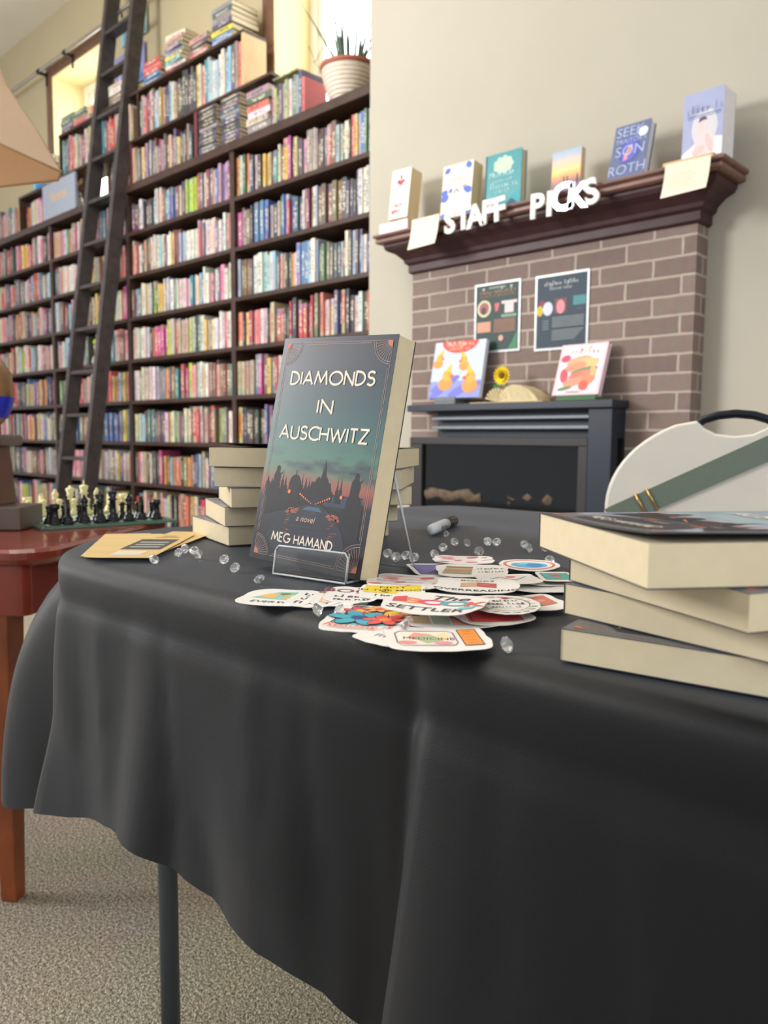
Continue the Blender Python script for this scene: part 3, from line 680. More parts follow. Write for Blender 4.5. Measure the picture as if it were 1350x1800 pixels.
# ---- helper for a book standing with its front to the room
def front_book(name, label, x, y, z, w, h, t, lean, yaw, rgb, group=None, cat='book', pages=None, hard=False, mz=None, art=None, page_rgb=(222,200,160)):
    M = Matrix.Translation((x, y, E + z + t*math.sin(lean))) @ Matrix.Rotation(yaw, 4, 'Z') @ Matrix.Rotation(-lean, 4, 'X')
    r = thing(name, label, cat, group=group, mat=M); c = mz or mat('cover_%d_%d_%d' % rgb, rgb, .35, var=.04)
    k = .0035 if hard else 0.0006; cv = .0022 if hard else .0008
    MB().box(0, w, 0, cv, 0, h).box(0, w, t-cv, t, 0, h).box(0, cv, cv, t-cv, 0, h).build('cover', c, r)
    MB().box(cv, w-k, cv, t-cv, k, h-k).build('page_block', mat('pages_%d_%d_%d' % page_rgb, page_rgb, .8, var=.05, scale=150), r)
    if art:
        P = Print(lambda a, b, l: Vector((a, -l - .0003, b))); art(P, w, h); P.build('cover_art', r)
    return r
LIFT = .00006
G = 'staff pick books on the mantel'
MT = MZ + .0005
r = front_book('book', 'white paperback lying flat at the left mantel end, under the red lettered book', -2.50, 2.585, MT, .17, .002, .002, 0, 0, (238, 230, 226))
bpy.data.objects.remove(r.children[0]); bpy.data.objects.remove(r.children[0])
CH[r.name] = []
MB().box(0, .165, 0, .0015, 0, .050).box(0, .165, .0015, .15, 0, .0012).box(0, .165, .0015, .15, .0488, .05).build('cover', mat('pinkish_white_cover', (236, 226, 226), .4), r)
MB().box(.001, .164, .0016, .148, .0013, .0487).build('page_block', mat('pages_222_200_160', (222,200,160), .8), r)
P = Print(lambda a, b, l: Vector((a, -l-.0003, b))); P.scrib(.015, .09, .016, .010, (206, 140, 160), 4).scrib(.115, .14, .02, .012, (190, 200, 204), 5); P.build('spine_lettering', r)
def art1(P, w, h):
    P.poly([(w*.5, h*.66), (w*.28, h*.74), (w*.36, h*.80), (w*.5, h*.76), (w*.64, h*.80), (w*.72, h*.74)], (200, 52, 70)).ell(w*.5, h*.84, .005, .012, (60, 30, 40)).stroke([(w*.5, h*.66), (w*.48, h*.55), (w*.55, h*.5)], .002, (60, 90, 60))
    P.scrib(w*.1, w*.9, h*.24, .018, (200, 60, 80), 2); P.scrib(w*.15, w*.85, h*.10, .026, (206, 60, 80), 9)
front_book('book', 'white thick book with red flower and red lettering at the mantel left end', -2.452, 2.59, MT+.052, .105, .215, .075, .14, .05, (238, 232, 228), G, art=art1)
def art2(P, w, h):
    for (a, b, s) in ((.15, .9, .015), (.85, .93, .016), (.1, .5, .016), (.88, .48, .018), (.12, .4, .02), (.1, .07, .014), (.9, .1, .02), (.8, .5, .012), (.3, .52, .01)): P.ell(w*a, h*b, s, s*.8, (84, 112, 200), a=a*3)
    P.stroke([(w*.4, h*.46), (w*.5, h*.53), (w*.6, h*.46)], .004, (70, 76, 100)).stroke([(w*.68, h*.55), (w*.82, h*.58)], .004, (90, 96, 130)).scrib(w*.3, w*.7, h*.7, .010, (214, 200, 180), 3)
front_book('book', 'cream book with blue flower corners, second from the left on the mantel', -2.160, 2.59, MT, .150, .222, .065, .11, .04, (232, 226, 208), G, art=art2)
def art3(P, w, h):
    P.poly([(0, 0), (w, 0), (w, h*.3), (w*.7, h*.2), (0, h*.15)], (60, 160, 172))
    for k in range(9): a = k*.7; P.ell(w*(.5+.16*math.cos(a)), h*(.78+.07*math.sin(a)), .02, .014, (190, 220, 190), a=a)
    for k, (a_, b_, y, s_) in enumerate(((.12, .86, .585, .022), (.25, .7, .485, .018), (.15, .9, .38, .024), (.3, .7, .29, .016))): P.scrib(w*a_, w*b_, h*y, s_, (178, 216, 218), k+3)
    P.poly([(w*.55, h*.06), (w*.75, h*.17), (w*.9, h*.08), (w*.7, h*.03)], (30, 84, 110)).ell(w*.16, h*.07, .016, .014, (226, 200, 210)).rect(0, 0, w*.03, h, (24, 96, 110))
front_book('book', 'teal hardcover with pale flowers and lettering, third from the left on the mantel', -1.940, 2.60, MT, .165, .215, .036, .03, .02, (42, 142, 150), G, hard=True, art=art3, page_rgb=(206,190,160))
def sunset_fn(nt, b):
    L = nt.links.new; N = nt.nodes.new; tc = N('ShaderNodeTexCoord'); s = N('ShaderNodeSeparateXYZ'); L(tc.outputs['Object'], s.inputs[0])
    m = N('ShaderNodeMath'); m.operation = 'MULTIPLY_ADD'; L(s.outputs[2], m.inputs[0]); m.inputs[1].default_value = 1/.165; n = N('ShaderNodeTexNoise'); n.inputs['Scale'].default_value = 25; L(tc.outputs['Object'], n.inputs['Vector'])
    q = N('ShaderNodeMath'); q.operation = 'MULTIPLY_ADD'; L(n.outputs['Fac'], q.inputs[0]); q.inputs[1].default_value = .16; q.inputs[2].default_value = -.08; L(q.outputs[0], m.inputs[2])
    r = N('ShaderNodeValToRGB'); L(m.outputs[0], r.inputs[0]); e = r.color_ramp.elements
    e[0].position = 0; e[0].color = lin((112, 112, 150)) + (1,); e[1].position = 1; e[1].color = lin((150, 180, 210)) + (1,)
    for p, c in ((.28, (150, 116, 124)), (.42, (226, 160, 110)), (.55, (248, 206, 130)), (.72, (226, 196, 170)), (.85, (186, 186, 196))): x = e.new(p); x.color = lin(c) + (1,)
    L(r.outputs[0], b.inputs['Base Color'])
m_sun = tex_mat('sunset_cover_print', (220, 170, 120), sunset_fn, .4)
def art4(P, w, h):
    for x in (.44, .56, .9): P.ell(w*x, h*.30, .0035, .016, (80, 60, 70)).ell(w*x, h*.41, .003, .0035, (80, 60, 70))
front_book('book', 'small paperback with orange sunset cover in the middle of the mantel', -1.650, 2.615, MT, .120, .165, .028, .06, .0, (220, 170, 120), G, mz=m_sun, art=art4)
def art5(P, w, h):
    for c, s in (((70, 84, 160), 1), ((90, 96, 190), .7)): P.ell(w*.5, h*.5, .04*s, .05*s, c)
    P.poly([(w*.36, h*.38), (w*.45, h*.35), (w*.58, h*.60), (w*.48, h*.60)], (236, 176, 140)).poly([(w*.42, h*.40), (w*.45, h*.38), (w*.53, h*.56), (w*.49, h*.57)], (190, 110, 70)).poly([(w*.34, h*.32), (w*.5, h*.34), (w*.46, h*.39), (w*.37, h*.38)], (210, 130, 190))
    for t_, y, s, x in (('SEEK', .86, .05, .45), ("TRAITOR'S", .69, .024, .5), ('SON', .50, .054, .52), ('ROTH', .16, .052, .5), ('THE', .76, .018, .7)): P.text(t_, w*x, h*y, s, (170, 184, 226), bold=-.008)
    P.ell(w*.82, h*.80, .017, .017, (232, 234, 238))
front_book('book', 'navy hardcover with a white round sticker, leaning back on the mantel', -1.412, 2.600, MT, .132, .200, .036, .25, -.03, (66, 84, 132), G, hard=True, art=art5, page_rgb=(226,226,224))
def art6(P, w, h):
    P.poly([(0, 0), (w, 0), (w, h*.26), (w*.7, h*.3), (w*.35, h*.24), (0, h*.10)], (228, 228, 240)).ell(w*.55, h*.45, .042, .06, (206, 206, 212)).scrib(w*.1, w*.93, h*.68, .028, (142, 148, 188), 7).stroke([(w*.12, h*.645), (w*.94, h*.645)], .0035, (96, 108, 164)).stroke([(w*.12, h*.615), (w*.94, h*.615)], .002, (96, 108, 164))
    P.ell(w*.55, h*.22, .032, .036, (228, 206, 210)).ell(w*.5, h*.47, .017, .022, (232, 202, 202)).poly([(w*.4, h*.53), (w*.42, h*.6), (w*.55, h*.62), (w*.62, h*.56), (w*.5, h*.555)], (84, 84, 108)).ell(w*.68, h*.2, .01, .032, (236, 190, 190), a=.3).ell(w*.42, h*.12, .022, .012, (232, 190, 190), a=.4)
front_book('book', 'lavender grey paperback with a seated figure on its cover, right mantel end', -1.150, 2.60, MT+.014, .130, .208, .09, .02, -.02, (160, 168, 204), G, art=art6, page_rgb=(236,234,240))
tag(MB().box(-1.20, -1.035, 2.572, 2.592, E+MT, E+MT+.017).build('easel', m_pine, bevel=.002), 'small pale wooden strip before the lavender book on the mantel', 'easel')
# place cards hanging over the mantel edge
def mantel_card(tl, tr, bl, label, lines):
    a, b, c = at_y(*tl, 2.545), at_y(*tr, 2.545), at_y(*bl, 2.525)
    w = b.x - a.x; h = a.z - c.z; rt = thing('note_card', label, 'card', (a.x, 2.545, a.z - h)); sh = (c.x - a.x)
    def fn(x, y, l): q = 1 - y/h; return Vector((x + sh*q*.6, -.010 - .022*q*q - l, y + .006*(x/w)*q))
    mb = MB(); n = 6; g = [[fn(w*i/n, h*j/n, 0) for i in range(n+1)] for j in range(n+1)]; g2 = [[p + Vector((0, .0006, 0)) for p in r] for r in g]
    for G_, in ((g,), (g2,)):
        for j in range(n):
            for i in range(n): mb.face([G_[j][i], G_[j][i+1], G_[j+1][i+1], G_[j+1][i]], 0, True)
    mb.face([g[n][0], g[n][n], g2[n][n], g2[n][0]])
    mb.build('card_sheet', mat('cream_card_stock', (232, 226, 204), .7, var=.02), rt)
    if lines:
        P = Print(fn); P.text('STAFF PICK', w*.5, h*.90, .018, (120, 120, 110), a=.0)
        for k in range(8): P.stroke([(w*(.14 + .03*math.sin(k)), h*(.74 - k*.08)), (w*(.3), h*(.748 - k*.08)), (w*(.5 + .3*random.random()), h*(.742 - k*.08))], .0012, (150, 148, 138))
        P.build('handwriting', rt, .03)
mantel_card((727, 388), (775, 380), (718, 441), 'blank cream card hanging over the left front of the mantel', False)
mantel_card((1172, 292), (1252, 276), (1162, 351), 'handwritten cream card hanging over the right front of the mantel', True)
# the white letters
m_let = mat('white_foam_letter', (240, 238, 232), .5); m_foil = mat('silver_white_foil', (240, 242, 246), .22, metal=.4)
for i, (ch, px, py, rot, note) in enumerate((('S', 792, 393, .05, 'first letter of the word STAFF'), ('T', 816, 386, .0, 'second letter of the word STAFF'), ('A', 837, 382, .05, 'third letter of the word STAFF'), ('F', 858, 375, -.02, 'fourth letter of STAFF, left of another F'), ('F', 879, 370, .05, 'last letter of the word STAFF'),
        ('P', 945, 365, -.02, 'first letter of the word PICKS'), ('I', 967, 361, -.02, 'second letter of the word PICKS'), ('C', 990, 350, .05, 'shiny third letter of the word PICKS'), ('K', 1016, 346, -.1, 'shiny fourth letter of the word PICKS'), ('S', 1041, 339, .25, 'last letter of the word PICKS'))):
    p = at_y(px, py, 2.541); vs, fs = text2d(ch, .118 if ch != 'C' else .13, 0, .035); mb = MB()
    R_ = Matrix.Rotation(-rot, 3, 'Y')
    f_ = [mb.bm.verts.new(R_ @ Vector((x, -.008, y))) for x, y in vs]; b_ = [mb.bm.verts.new(R_ @ Vector((x, .0, y))) for x, y in vs]
    for t in fs:
        for V, s_ in ((f_, 1), (b_, -1)):
            try: mb.bm.faces.new([V[k] for k in t][::s_])
            except ValueError: pass
    cntr = {}
    for t in fs:
        for a_, b2 in zip(t, t[1:] + t[:1]): cntr[frozenset((a_, b2))] = cntr.get(frozenset((a_, b2)), 0) + 1
    for e_, c_ in cntr.items():
        if c_ == 1:
            a_, b2 = tuple(e_)
            try: mb.bm.faces.new([f_[a_], f_[b2], b_[b2], b_[a_]])
            except ValueError: pass
    o = mb.build('banner_letter', m_foil if ch in 'CK' else m_let); o.location = p
    tag(o, 'white letter %s on the mantel front, %s' % (ch, note), 'letter', 'STAFF PICKS letters on the mantel')
# posters
def poster(x0, x1, z0, z1, label, rgb, art):
    r = thing('poster', label, 'poster', (x0, BY-.004, E+z0), 0, 'laminated posters taped to the brick'); w, h = x1-x0, z1-z0
    MB().box(0, w, 0, .0015, 0, h).build('laminate_border', mat('laminate_white', (196, 200, 204), .25), r)
    P = Print(lambda a, b, l: Vector((a, -l-.0003, b))); P.rect(.009, .009, w-.009, h-.009, rgb); art(P, w, h); P.build('print', r)
def pa1(P, w, h):
    for x in (.2, .6, .8): P.poly([(w*x-.007, h*.93), (w*x+.007, h*.93), (w*x, h*.885)], (196, 200, 196))
    P.rect(w*.32, h*.915, w*.68, h*.935, (150, 158, 150)).scrib(w*.12, w*.9, h*.845, .013, (176, 140, 110), 2).scrib(w*.12, w*.88, h*.795, .013, (168, 118, 96), 8)
    P.ell(w*.22, h*.64, .034, .034, (216, 210, 180)).ell(w*.22, h*.64, .025, .025, (160, 100, 100)).ell(w*.21, h*.61, .012, .016, (84, 60, 60)).poly([(w*.45, h*.70), (w*.56, h*.70), (w*.52, h*.59), (w*.47, h*.58)], (210, 104, 116))
    P.poly([(w*.6, h*.72), (w*.93, h*.72), (w*.93, h*.68), (w*.86, h*.68), (w*.86, h*.55), (w*.67, h*.55), (w*.67, h*.68), (w*.6, h*.68)], (222, 206, 210)).rect(w*.60, h*.49, w*.92, h*.53, (130, 160, 140))
    P.rect(w*.07, h*.30, w*.37, h*.45, (206, 150, 126))
    for k in range(8): P.rect(w*.44, h*(.455 - k*.024), w*.90, h*(.465 - k*.024), (178, 128, 106))
    P.ell(w*.6, h*.2, .012, .012, (216, 160, 150)).poly([(w*.75, h*.04), (w*.95, h*.04), (w*.95, h*.3), (w*.85, h*.15)], (60, 130, 92))
def pa2(P, w, h):
    P.scrib(w*.18, w*.8, h*.85, .016, (196, 206, 206), 2).scrib(w*.28, w*.68, h*.79, .014, (190, 200, 202), 5)
    P.ell(w*.10, h*.53, .014, .02, (200, 180, 60)).ell(w*.25, h*.55, .022, .026, (206, 212, 230)).ell(w*.14, h*.63, .012, .01, (140, 50, 60)).rect(w*.38, h*.48, w*.60, h*.67, (120, 70, 72)).ell(w*.49, h*.56, .018, .026, (220, 140, 150))
    P.rect(w*.72, h*.56, w*.95, h*.68, (66, 136, 140)).rect(w*.78, h*.5, w*.9, h*.53, (70, 70, 100))
    for k in range(6): P.rect(w*.34, h*(.42 - k*.024), w*.92, h*(.428 - k*.024), (150, 158, 158)); P.rect(w*.34, h*(.25 - k*.024), w*(.92 - .03*k), h*(.258 - k*.024), (150, 158, 158))
    for k in range(4): P.rect(w*.16, h*(.38 - k*.035), w*.28, h*(.395 - k*.035), (110, 130, 136))
poster(-2.038, -1.812, .345, .625, 'dark green printed poster with shirt picture taped to the brick, left one', (44, 66, 62), pa1)
poster(-1.745, -1.512, .336, .622, 'dark blue printed poster with pale text taped to the brick, right one', (38, 58, 74), pa2)
# things on the insert
IZ = .1365
def duck_art(P, w, h):
    P.rect(0, 0, w, h*.3, (140, 150, 226)).rect(0, h*.3, w, h*.97, (196, 208, 236))
    for x, y, s in ((.2, .2, .05), (.6, .13, .06), (.85, .2, .04), (.4, .3, .05), (.15, .08, .04)): P.ell(w*x, h*y, s, s*.3, (110, 116, 206), a=.4)
    P.poly([(w*.16, h)] + [(w*(.5 + .36*math.cos(t)), h*(1 - .21*math.sin(t))) for t in [math.pi - math.pi*k/14 for k in range(15)]], (226, 76, 56))
    P.scrib(w*.24, w*.78, h*.915, .020, (250, 206, 190), 3).scrib(w*.3, w*.7, h*.845, .017, (248, 180, 164), 6)
    for cx, cy, s, fl in ((.12, .72, .7, 1), (.32, .40, 1., 1), (.62, .66, .7, -1), (.78, .36, 1.05, -1)):
        c1 = (238, 170, 60); c2 = (232, 150, 70)
        P.ell(w*cx - .004*fl, h*(cy - .15*s), .038*s, .028*s, c2).ell(w*cx, h*cy, .024*s, .025*s, c1).poly([(w*cx - .012*fl, h*cy + .02*s), (w*cx + .018*fl, h*cy + .055*s), (w*cx + .018*fl, h*cy + .01)], (244, 190, 50))
        P.ell(w*cx + .026*fl*s, h*cy - .004, .012*s, .008*s, (232, 104, 60)).ell(w*cx + .010*fl, h*cy + .008, .0035, .0045, (70, 50, 40))
front_book('board_book', 'square board book with four yellow ducklings on blue, on the black insert top', -2.205, 2.585, IZ+.022, .262, .240, .02, .2, .02, (206, 214, 236), art=duck_art, page_rgb=(220,224,232))
r = thing('book_stand', 'low grey stand holding the duckling board book', 'stand', (-2.19, 2.57, E+IZ))
MB().box(.03, .14, .0, .10, .0, .012).box(.03, .14, .0, .006, .012, .030).build('base', mat('grey_plastic', (110, 118, 120), .5), r, bevel=.002)
def food_art(P, w, h):
    P.rect(w*.06, h*.04, w*.95, h*.96, (232, 220, 232))
    for k in range(7): P.scrib(w*(.26 + k*.09), w*(.26 + k*.09) + .008, h*(.81 + .01*math.sin(k*2)), .022, ((170, 180, 60), (222, 150, 60), (196, 70, 70))[k % 3], k+1)
    for x, y, a, b, c in ((.15, .72, .02, .014, (200, 80, 110)), (.45, .66, .05, .018, (238, 170, 130)), (.62, .6, .05, .02, (240, 190, 130)), (.4, .55, .045, .018, (236, 150, 120)), (.6, .46, .055, .014, (130, 140, 110)), (.18, .38, .016, .028, (206, 84, 100)), (.55, .38, .05, .016, (226, 120, 100)), (.68, .32, .035, .028, (234, 140, 110)), (.4, .25, .04, .016, (232, 150, 126)), (.25, .13, .03, .007, (110, 140, 80)), (.65, .18, .02, .02, (222, 100, 80)), (.8, .45, .012, .02, (240, 180, 120))): P.ell(w*x, h*y, a, b, c, a=.2)
    P.rect(w*.3, h*.05, w*.6, h*.065, (90, 120, 80))
front_book('cookbook', 'pink bordered cookbook with a stacked sandwich on its cover, on the insert top', -1.597, 2.575, IZ+.012, .190, .200, .024, .34, -.02, (232, 200, 210), hard=True, art=food_art, page_rgb=(236,220,224))
r = thing('book_stand', 'low green stand holding the sandwich cookbook', 'stand', (-1.59, 2.56, E+IZ)); MB().box(.02, .18, .0, .10, 0, .010).box(.02, .18, -.0, .006, .01, .018).build('base', mat('dark_green_plastic', (70, 112, 74), .5), r, bevel=.002)
# folded open book with a sunflower
r = thing('open_book', 'open book with pages folded into fans, lying between duckling book and cookbook', 'book', (-1.79, 2.60, E+IZ), .0)
m_pg = mat('yellowed_pages', (214, 198, 158), .8, var=.1, scale=60)
mb = MB().box(-.18, .16, -.035, .075, 0, .003); mb.build('cover', mat('tan_book_cover', (206, 186, 146), .6), r)
mb = MB()
for k in range(9):          # left fan of folded pages
    a = math.radians(18 + k*17); L = .088; w = .004
    for ya, yb in ((-.03, .07),):
        d = Vector((-math.cos(a) if k < 9 else 0, 0, math.sin(a))); o_ = Vector((-.055, 0, .004)); nrm = Vector((d.z, 0, -d.x)) * w
        mb.loft([[o_ + Vector((0, ya, 0)), o_ + Vector((0, yb, 0)), o_ + Vector((0, yb, 0)) + nrm*.2, o_ + Vector((0, ya, 0)) + nrm*.2], [o_ + d*L*.6 + Vector((0, ya, 0)) - nrm, o_ + d*L*.6 + Vector((0, yb, 0)) - nrm, o_ + d*L*.6 + Vector((0, yb, 0)) + nrm, o_ + d*L*.6 + Vector((0, ya, 0)) + nrm]])
mb.build('folded_pages', m_pg, r)
mb = MB(); pr = [(-.05, .004), (-.035, .035), (-.012, .058), (.02, .068), (.055, .062), (.095, .045), (.125, .02), (.135, .004)]
mb.loft([[(x, y, z) for x, z in pr] for y in (-.028, .068)]); mb.build('curled_pages', m_pg, r)
P = Print(lambda a, b, l: Vector((a, -.0285 - l, b)))
for k in range(5): P.stroke([(-.0+k*.004, .052 - k*.01), (.06, .054 - k*.01), (.09 + k*.006, .038 - k*.007)], .0012, (160, 146, 112))
P.build('text_lines', r)
fl = thing('sunflower', 'yellow artificial sunflower with green leaf tucked in the open book', 'flower', (-1.845, 2.615, E+IZ+.06))
mb = MB()
for ring, (n, L, tilt) in enumerate(((18, .042, .25), (14, .034, .6))):
    for k in range(n):
        a = 2*math.pi*k/n + ring*.2; u = Vector((math.cos(a), -.0, math.sin(a))); f_ = Vector((0, -1, 0)); s_ = f_.cross(u) * .008; c = Vector((.02, -.03, .045))
        d = (u*math.cos(tilt) + f_*math.sin(tilt))*L
        mb.face([c + u*.008, c + d*.55 + s_, c + d, c + d*.55 - s_])
mb.build('petals', mat('sunflower_yellow', (246, 216, 30), .5, var=.1), fl)
MB().lathe([(.001, .01), (.012, .008), (.015, 0), (.012, -.006)], 14, M=Matrix.Translation((.02, -.032, .045)) @ Matrix.Rotation(math.pi/2, 4, 'X')).build('flower_centre', mat('brown_seed_disc', (110, 70, 20), .8, bump=.4), fl)
mb = MB().tube([(.02, -.02, .04), (.015, .0, .01), (.0, .0, -.05)], .003, 6)
mb.face([(-.005, -.02, .02), (-.03, -.025, .01), (-.02, -.02, -.035), (.0, -.02, -.02)]); mb.face([(.03, -.02, .01), (.05, -.02, .0), (.045, -.02, -.01), (.02, -.02, .0)])
mb.build('stem_and_leaves', mat('plastic_leaf_green', (40, 120, 60), .5), fl)
# ================================================================ the black table
TZ = -.136                     # cloth surface
tb = thing('folding_table', 'folding table with grey steel legs under the black cloth', 'table', (-.87, .56, 0)); O = Vector((-.87, .56, 0))
def rpoly(x0, x1, y0, y1, r, n=6):
    o = []
    for cx, cy, a0 in ((x1-r, y1-r, 0), (x0+r, y1-r, 90), (x0+r, y0+r, 180), (x1-r, y0+r, 270)): o += arc(cx, cy, r, r, a0, a0+90, n)
    return o
MB().prism(rpoly(-1.015, .76, .42, 1.235, .15), E+TZ-.045, E+TZ-.008).build('tabletop', mat('grey_plastic_top', (120, 120, 120), .5), tb, O)
m_leg = mat('blue_grey_steel_leg', (66, 72, 80), .45, var=.05)
for (x, y) in ((-.955, .565), (-.955, 1.12), (.58, .56), (.58, 1.12)): MB().tube([(x, y, .0), (x, y, E+TZ-.05)], .0135, 14).build('leg', m_leg, tb, O)
for x in (-.955, .58): MB().tube([(x, .5, E+TZ-.06), (x, 1.18, E+TZ-.06)], .012, 10).tube([(x, .56, .30), (x, 1.12, .30)], .010, 10).build('crossbar', m_leg, tb, O)
K = [  # (top x, y)      (hem x, y, z)             flare exponent
 ((.78, .385), (.80, .33, -.50), 1.2), ((.30, .385), (.32, .335, -.48), 1.2), ((.0, .385), (.0, .352, -.485), 1.2), ((-.20, .385), (-.20, .338, -.475), 1.3), ((-.30, .385), (-.315, .338, -.462), 1.3), ((-.325, .386), (-.347, .352, -.457), 1.2), ((-.340, .388), (-.360, .392, -.453), 1.1), ((-.36, .386), (-.385, .388, -.447), 1.1), ((-.42, .385), (-.45, .378, -.430), 1.1),
 ((-.56, .385), (-.60, .392, -.418), 1.1), ((-.66, .385), (-.70, .376, -.412), 1.1), ((-.74, .385), (-.80, .388, -.428), 1.1), ((-.82, .386), (-.89, .386, -.450), 1.1), ((-.865, .388), (-.958, .384, -.464), 1.1), ((-.885, .392), (-.962, .398, -.462), 1.3), ((-.90, .398), (-.955, .436, -.472), 1.6), ((-.925, .41), (-1.00, .44, -.490), 1.9),
 ((-.955, .435), (-1.075, .415, -.510), 2.4), ((-.985, .465), (-1.125, .405, -.522), 2.6), ((-1.01, .50), (-1.150, .43, -.505), 2.6), ((-1.035, .545), (-1.140, .50, -.48), 2.2), ((-1.05, .60), (-1.12, .60, -.46), 1.6), ((-1.052, .75), (-1.09, .76, -.44), 1.2), ((-1.052, .95), (-1.11, .95, -.44), 1.2), ((-1.05, 1.14), (-1.10, 1.18, -.46), 1.4), ((-1.03, 1.22), (-1.15, 1.30, -.52), 2.0), ((-.98, 1.265), (-1.05, 1.34, -.49), 1.6),
 ((-.85, 1.275), (-.86, 1.31, -.37), 1.2), ((-.4, 1.275), (-.4, 1.30, -.36), 1.2), ((.1, 1.275), (.1, 1.30, -.37), 1.2), ((.70, 1.275), (.72, 1.32, -.44), 1.2), ((.79, 1.24), (.88, 1.32, -.52), 2.0), ((.80, 1.1), (.84, 1.1, -.46), 1.4), ((.80, .60), (.84, .6, -.46), 1.4)]
def catmull(vals, i, t):
    n = len(vals); p0, p1, p2, p3 = (vals[(i+k-1) % n] for k in range(4))
    return tuple(.5*((2*b) + (c-a)*t + (2*a-5*b+4*c-d)*t*t + (3*b-a-3*c+d)*t**3) for a, b, c, d in zip(p0, p1, p2, p3))
flatK = [a + b + (c,) for a, b, c in K]; pts = []
for i in range(len(K)):
    a, b = K[i][0], K[(i+1) % len(K)][0]; n = max(3, int(math.hypot(a[0]-b[0], a[1]-b[1]) / .012))
    for k in range(n): pts.append(catmull(flatK, i, k/n))
N_ = len(pts); rows = []
NR = 34
for j in range(14, 0, -1):     # inner rings of the flat top, outermost last
    f = (j/14)**1.0; ring = []
    for p in pts:
        cx = max(-.62, min(.36, p[0])); cy = .83; x, y = p[0] + (cx - p[0])*f, p[1] + (cy - p[1])*f
        far = max(0, min(1, (y - .72)/.4)); wv = noise.noise(Vector((x*3.1, y*13, .3))) * .0035 * far + noise.noise(Vector((x*9, y*9, 2))) * .0012 * far
        ring.append(Vector((x, y, TZ + E + wv - .0002)))
    rows.append(ring)
RAD = .019
for j in range(NR + 1):
    ring = []
    for i, p in enumerate(pts):
        tx, ty, bx, by, bz, ex = p
        if j <= 5:
            a = j/5*math.pi/2; o = RAD*(math.sin(a) - 1) ; dz = -RAD*(1 - math.cos(a)); s = 0
        else:
            s = (j-5)/(NR-5); o = 0; dz = -RAD
        q = pts[(i+1) % N_]; r_ = pts[i-1]; nx, ny = (q[1]-r_[1]), -(q[0]-r_[0]); l = math.hypot(nx, ny) or 1; nx, ny = -nx/l, -ny/l
        # outward normal
        if (tx - max(-.6, min(.3, tx)))*nx + (ty - .83)*ny < 0: nx, ny = -nx, -ny
        g = 1 - (1 - s)**ex if ex > 1.35 else s
        z = E + TZ + dz + s * (bz - TZ - dz)
        x = tx + (bx - tx)*g + nx*o; y = ty + (by - ty)*g + ny*o
        fold = (noise.noise(Vector((x*5.5, y*5.5, z*1.2))) * .016 + noise.noise(Vector((x*15, y*15, z*2.5 + 5))) * .006 + (abs(noise.noise(Vector((x*8, y*8, z*2.0 + 9)))) - .2) * .014) * min(1, s*1.6)
        crease = .004 * math.exp(-((z - E - TZ + .048)/.010)**2) * (1 if s > 0 else 0)
        for x0, sg_ in ((-.78, 1), (-.655, -1), (-.52, 1), (-.455, -1), (-.27, -1), (-.18, 1), (-.05, -1)):
            if ty < .5: fold += sg_ * .0055 * math.exp(-abs(tx - x0 - .05*s)/.012) * min(1, s*2.5) * (1 - .3*s)
        ripple = .0035 * math.sin((i*.33) + 2*noise.noise(Vector((x*4, y*4, 0)))) * max(0, s - .75) * 3
        ring.append(Vector((x + nx*(fold + ripple - crease), y + ny*(fold + ripple - crease), z + .003*math.sin(i*.21)*s)))
    rows.append(ring)
def cloth_fn(nt, b):
    L = nt.links.new; N = nt.nodes.new; tc = N('ShaderNodeTexCoord')
    w1 = N('ShaderNodeTexWave'); w1.inputs['Scale'].default_value = 420; w1.bands_direction = 'DIAGONAL'; L(tc.outputs['Object'], w1.inputs['Vector'])
    n = N('ShaderNodeTexNoise'); n.inputs['Scale'].default_value = 900; L(tc.outputs['Object'], n.inputs['Vector'])
    ad = N('ShaderNodeMath'); ad.operation = 'ADD'; L(w1.outputs['Fac'], ad.inputs[0]); L(n.outputs['Fac'], ad.inputs[1])
    bp = N('ShaderNodeBump'); bp.inputs['Strength'].default_value = .35; bp.inputs['Distance'].default_value = .0006; L(ad.outputs[0], bp.inputs['Height']); L(bp.outputs['Normal'], b.inputs['Normal'])
    b.inputs['Sheen Weight'].default_value = .17; b.inputs['Sheen Roughness'].default_value = .35; b.inputs['Sheen Tint'].default_value = (.75, .85, 1, 1)
m_cloth = tex_mat('black_woven_polyester', (8, 9, 13), cloth_fn, .50, .30)
mb = MB(); mb.loft(rows, 0, False, True)
bmesh.ops.remove_doubles(mb.bm, verts=mb.bm.verts, dist=.00005)
cl = mb.build('tablecloth', m_cloth); tag(cl, 'black cloth with crisp folds draped over the front table', 'tablecloth')

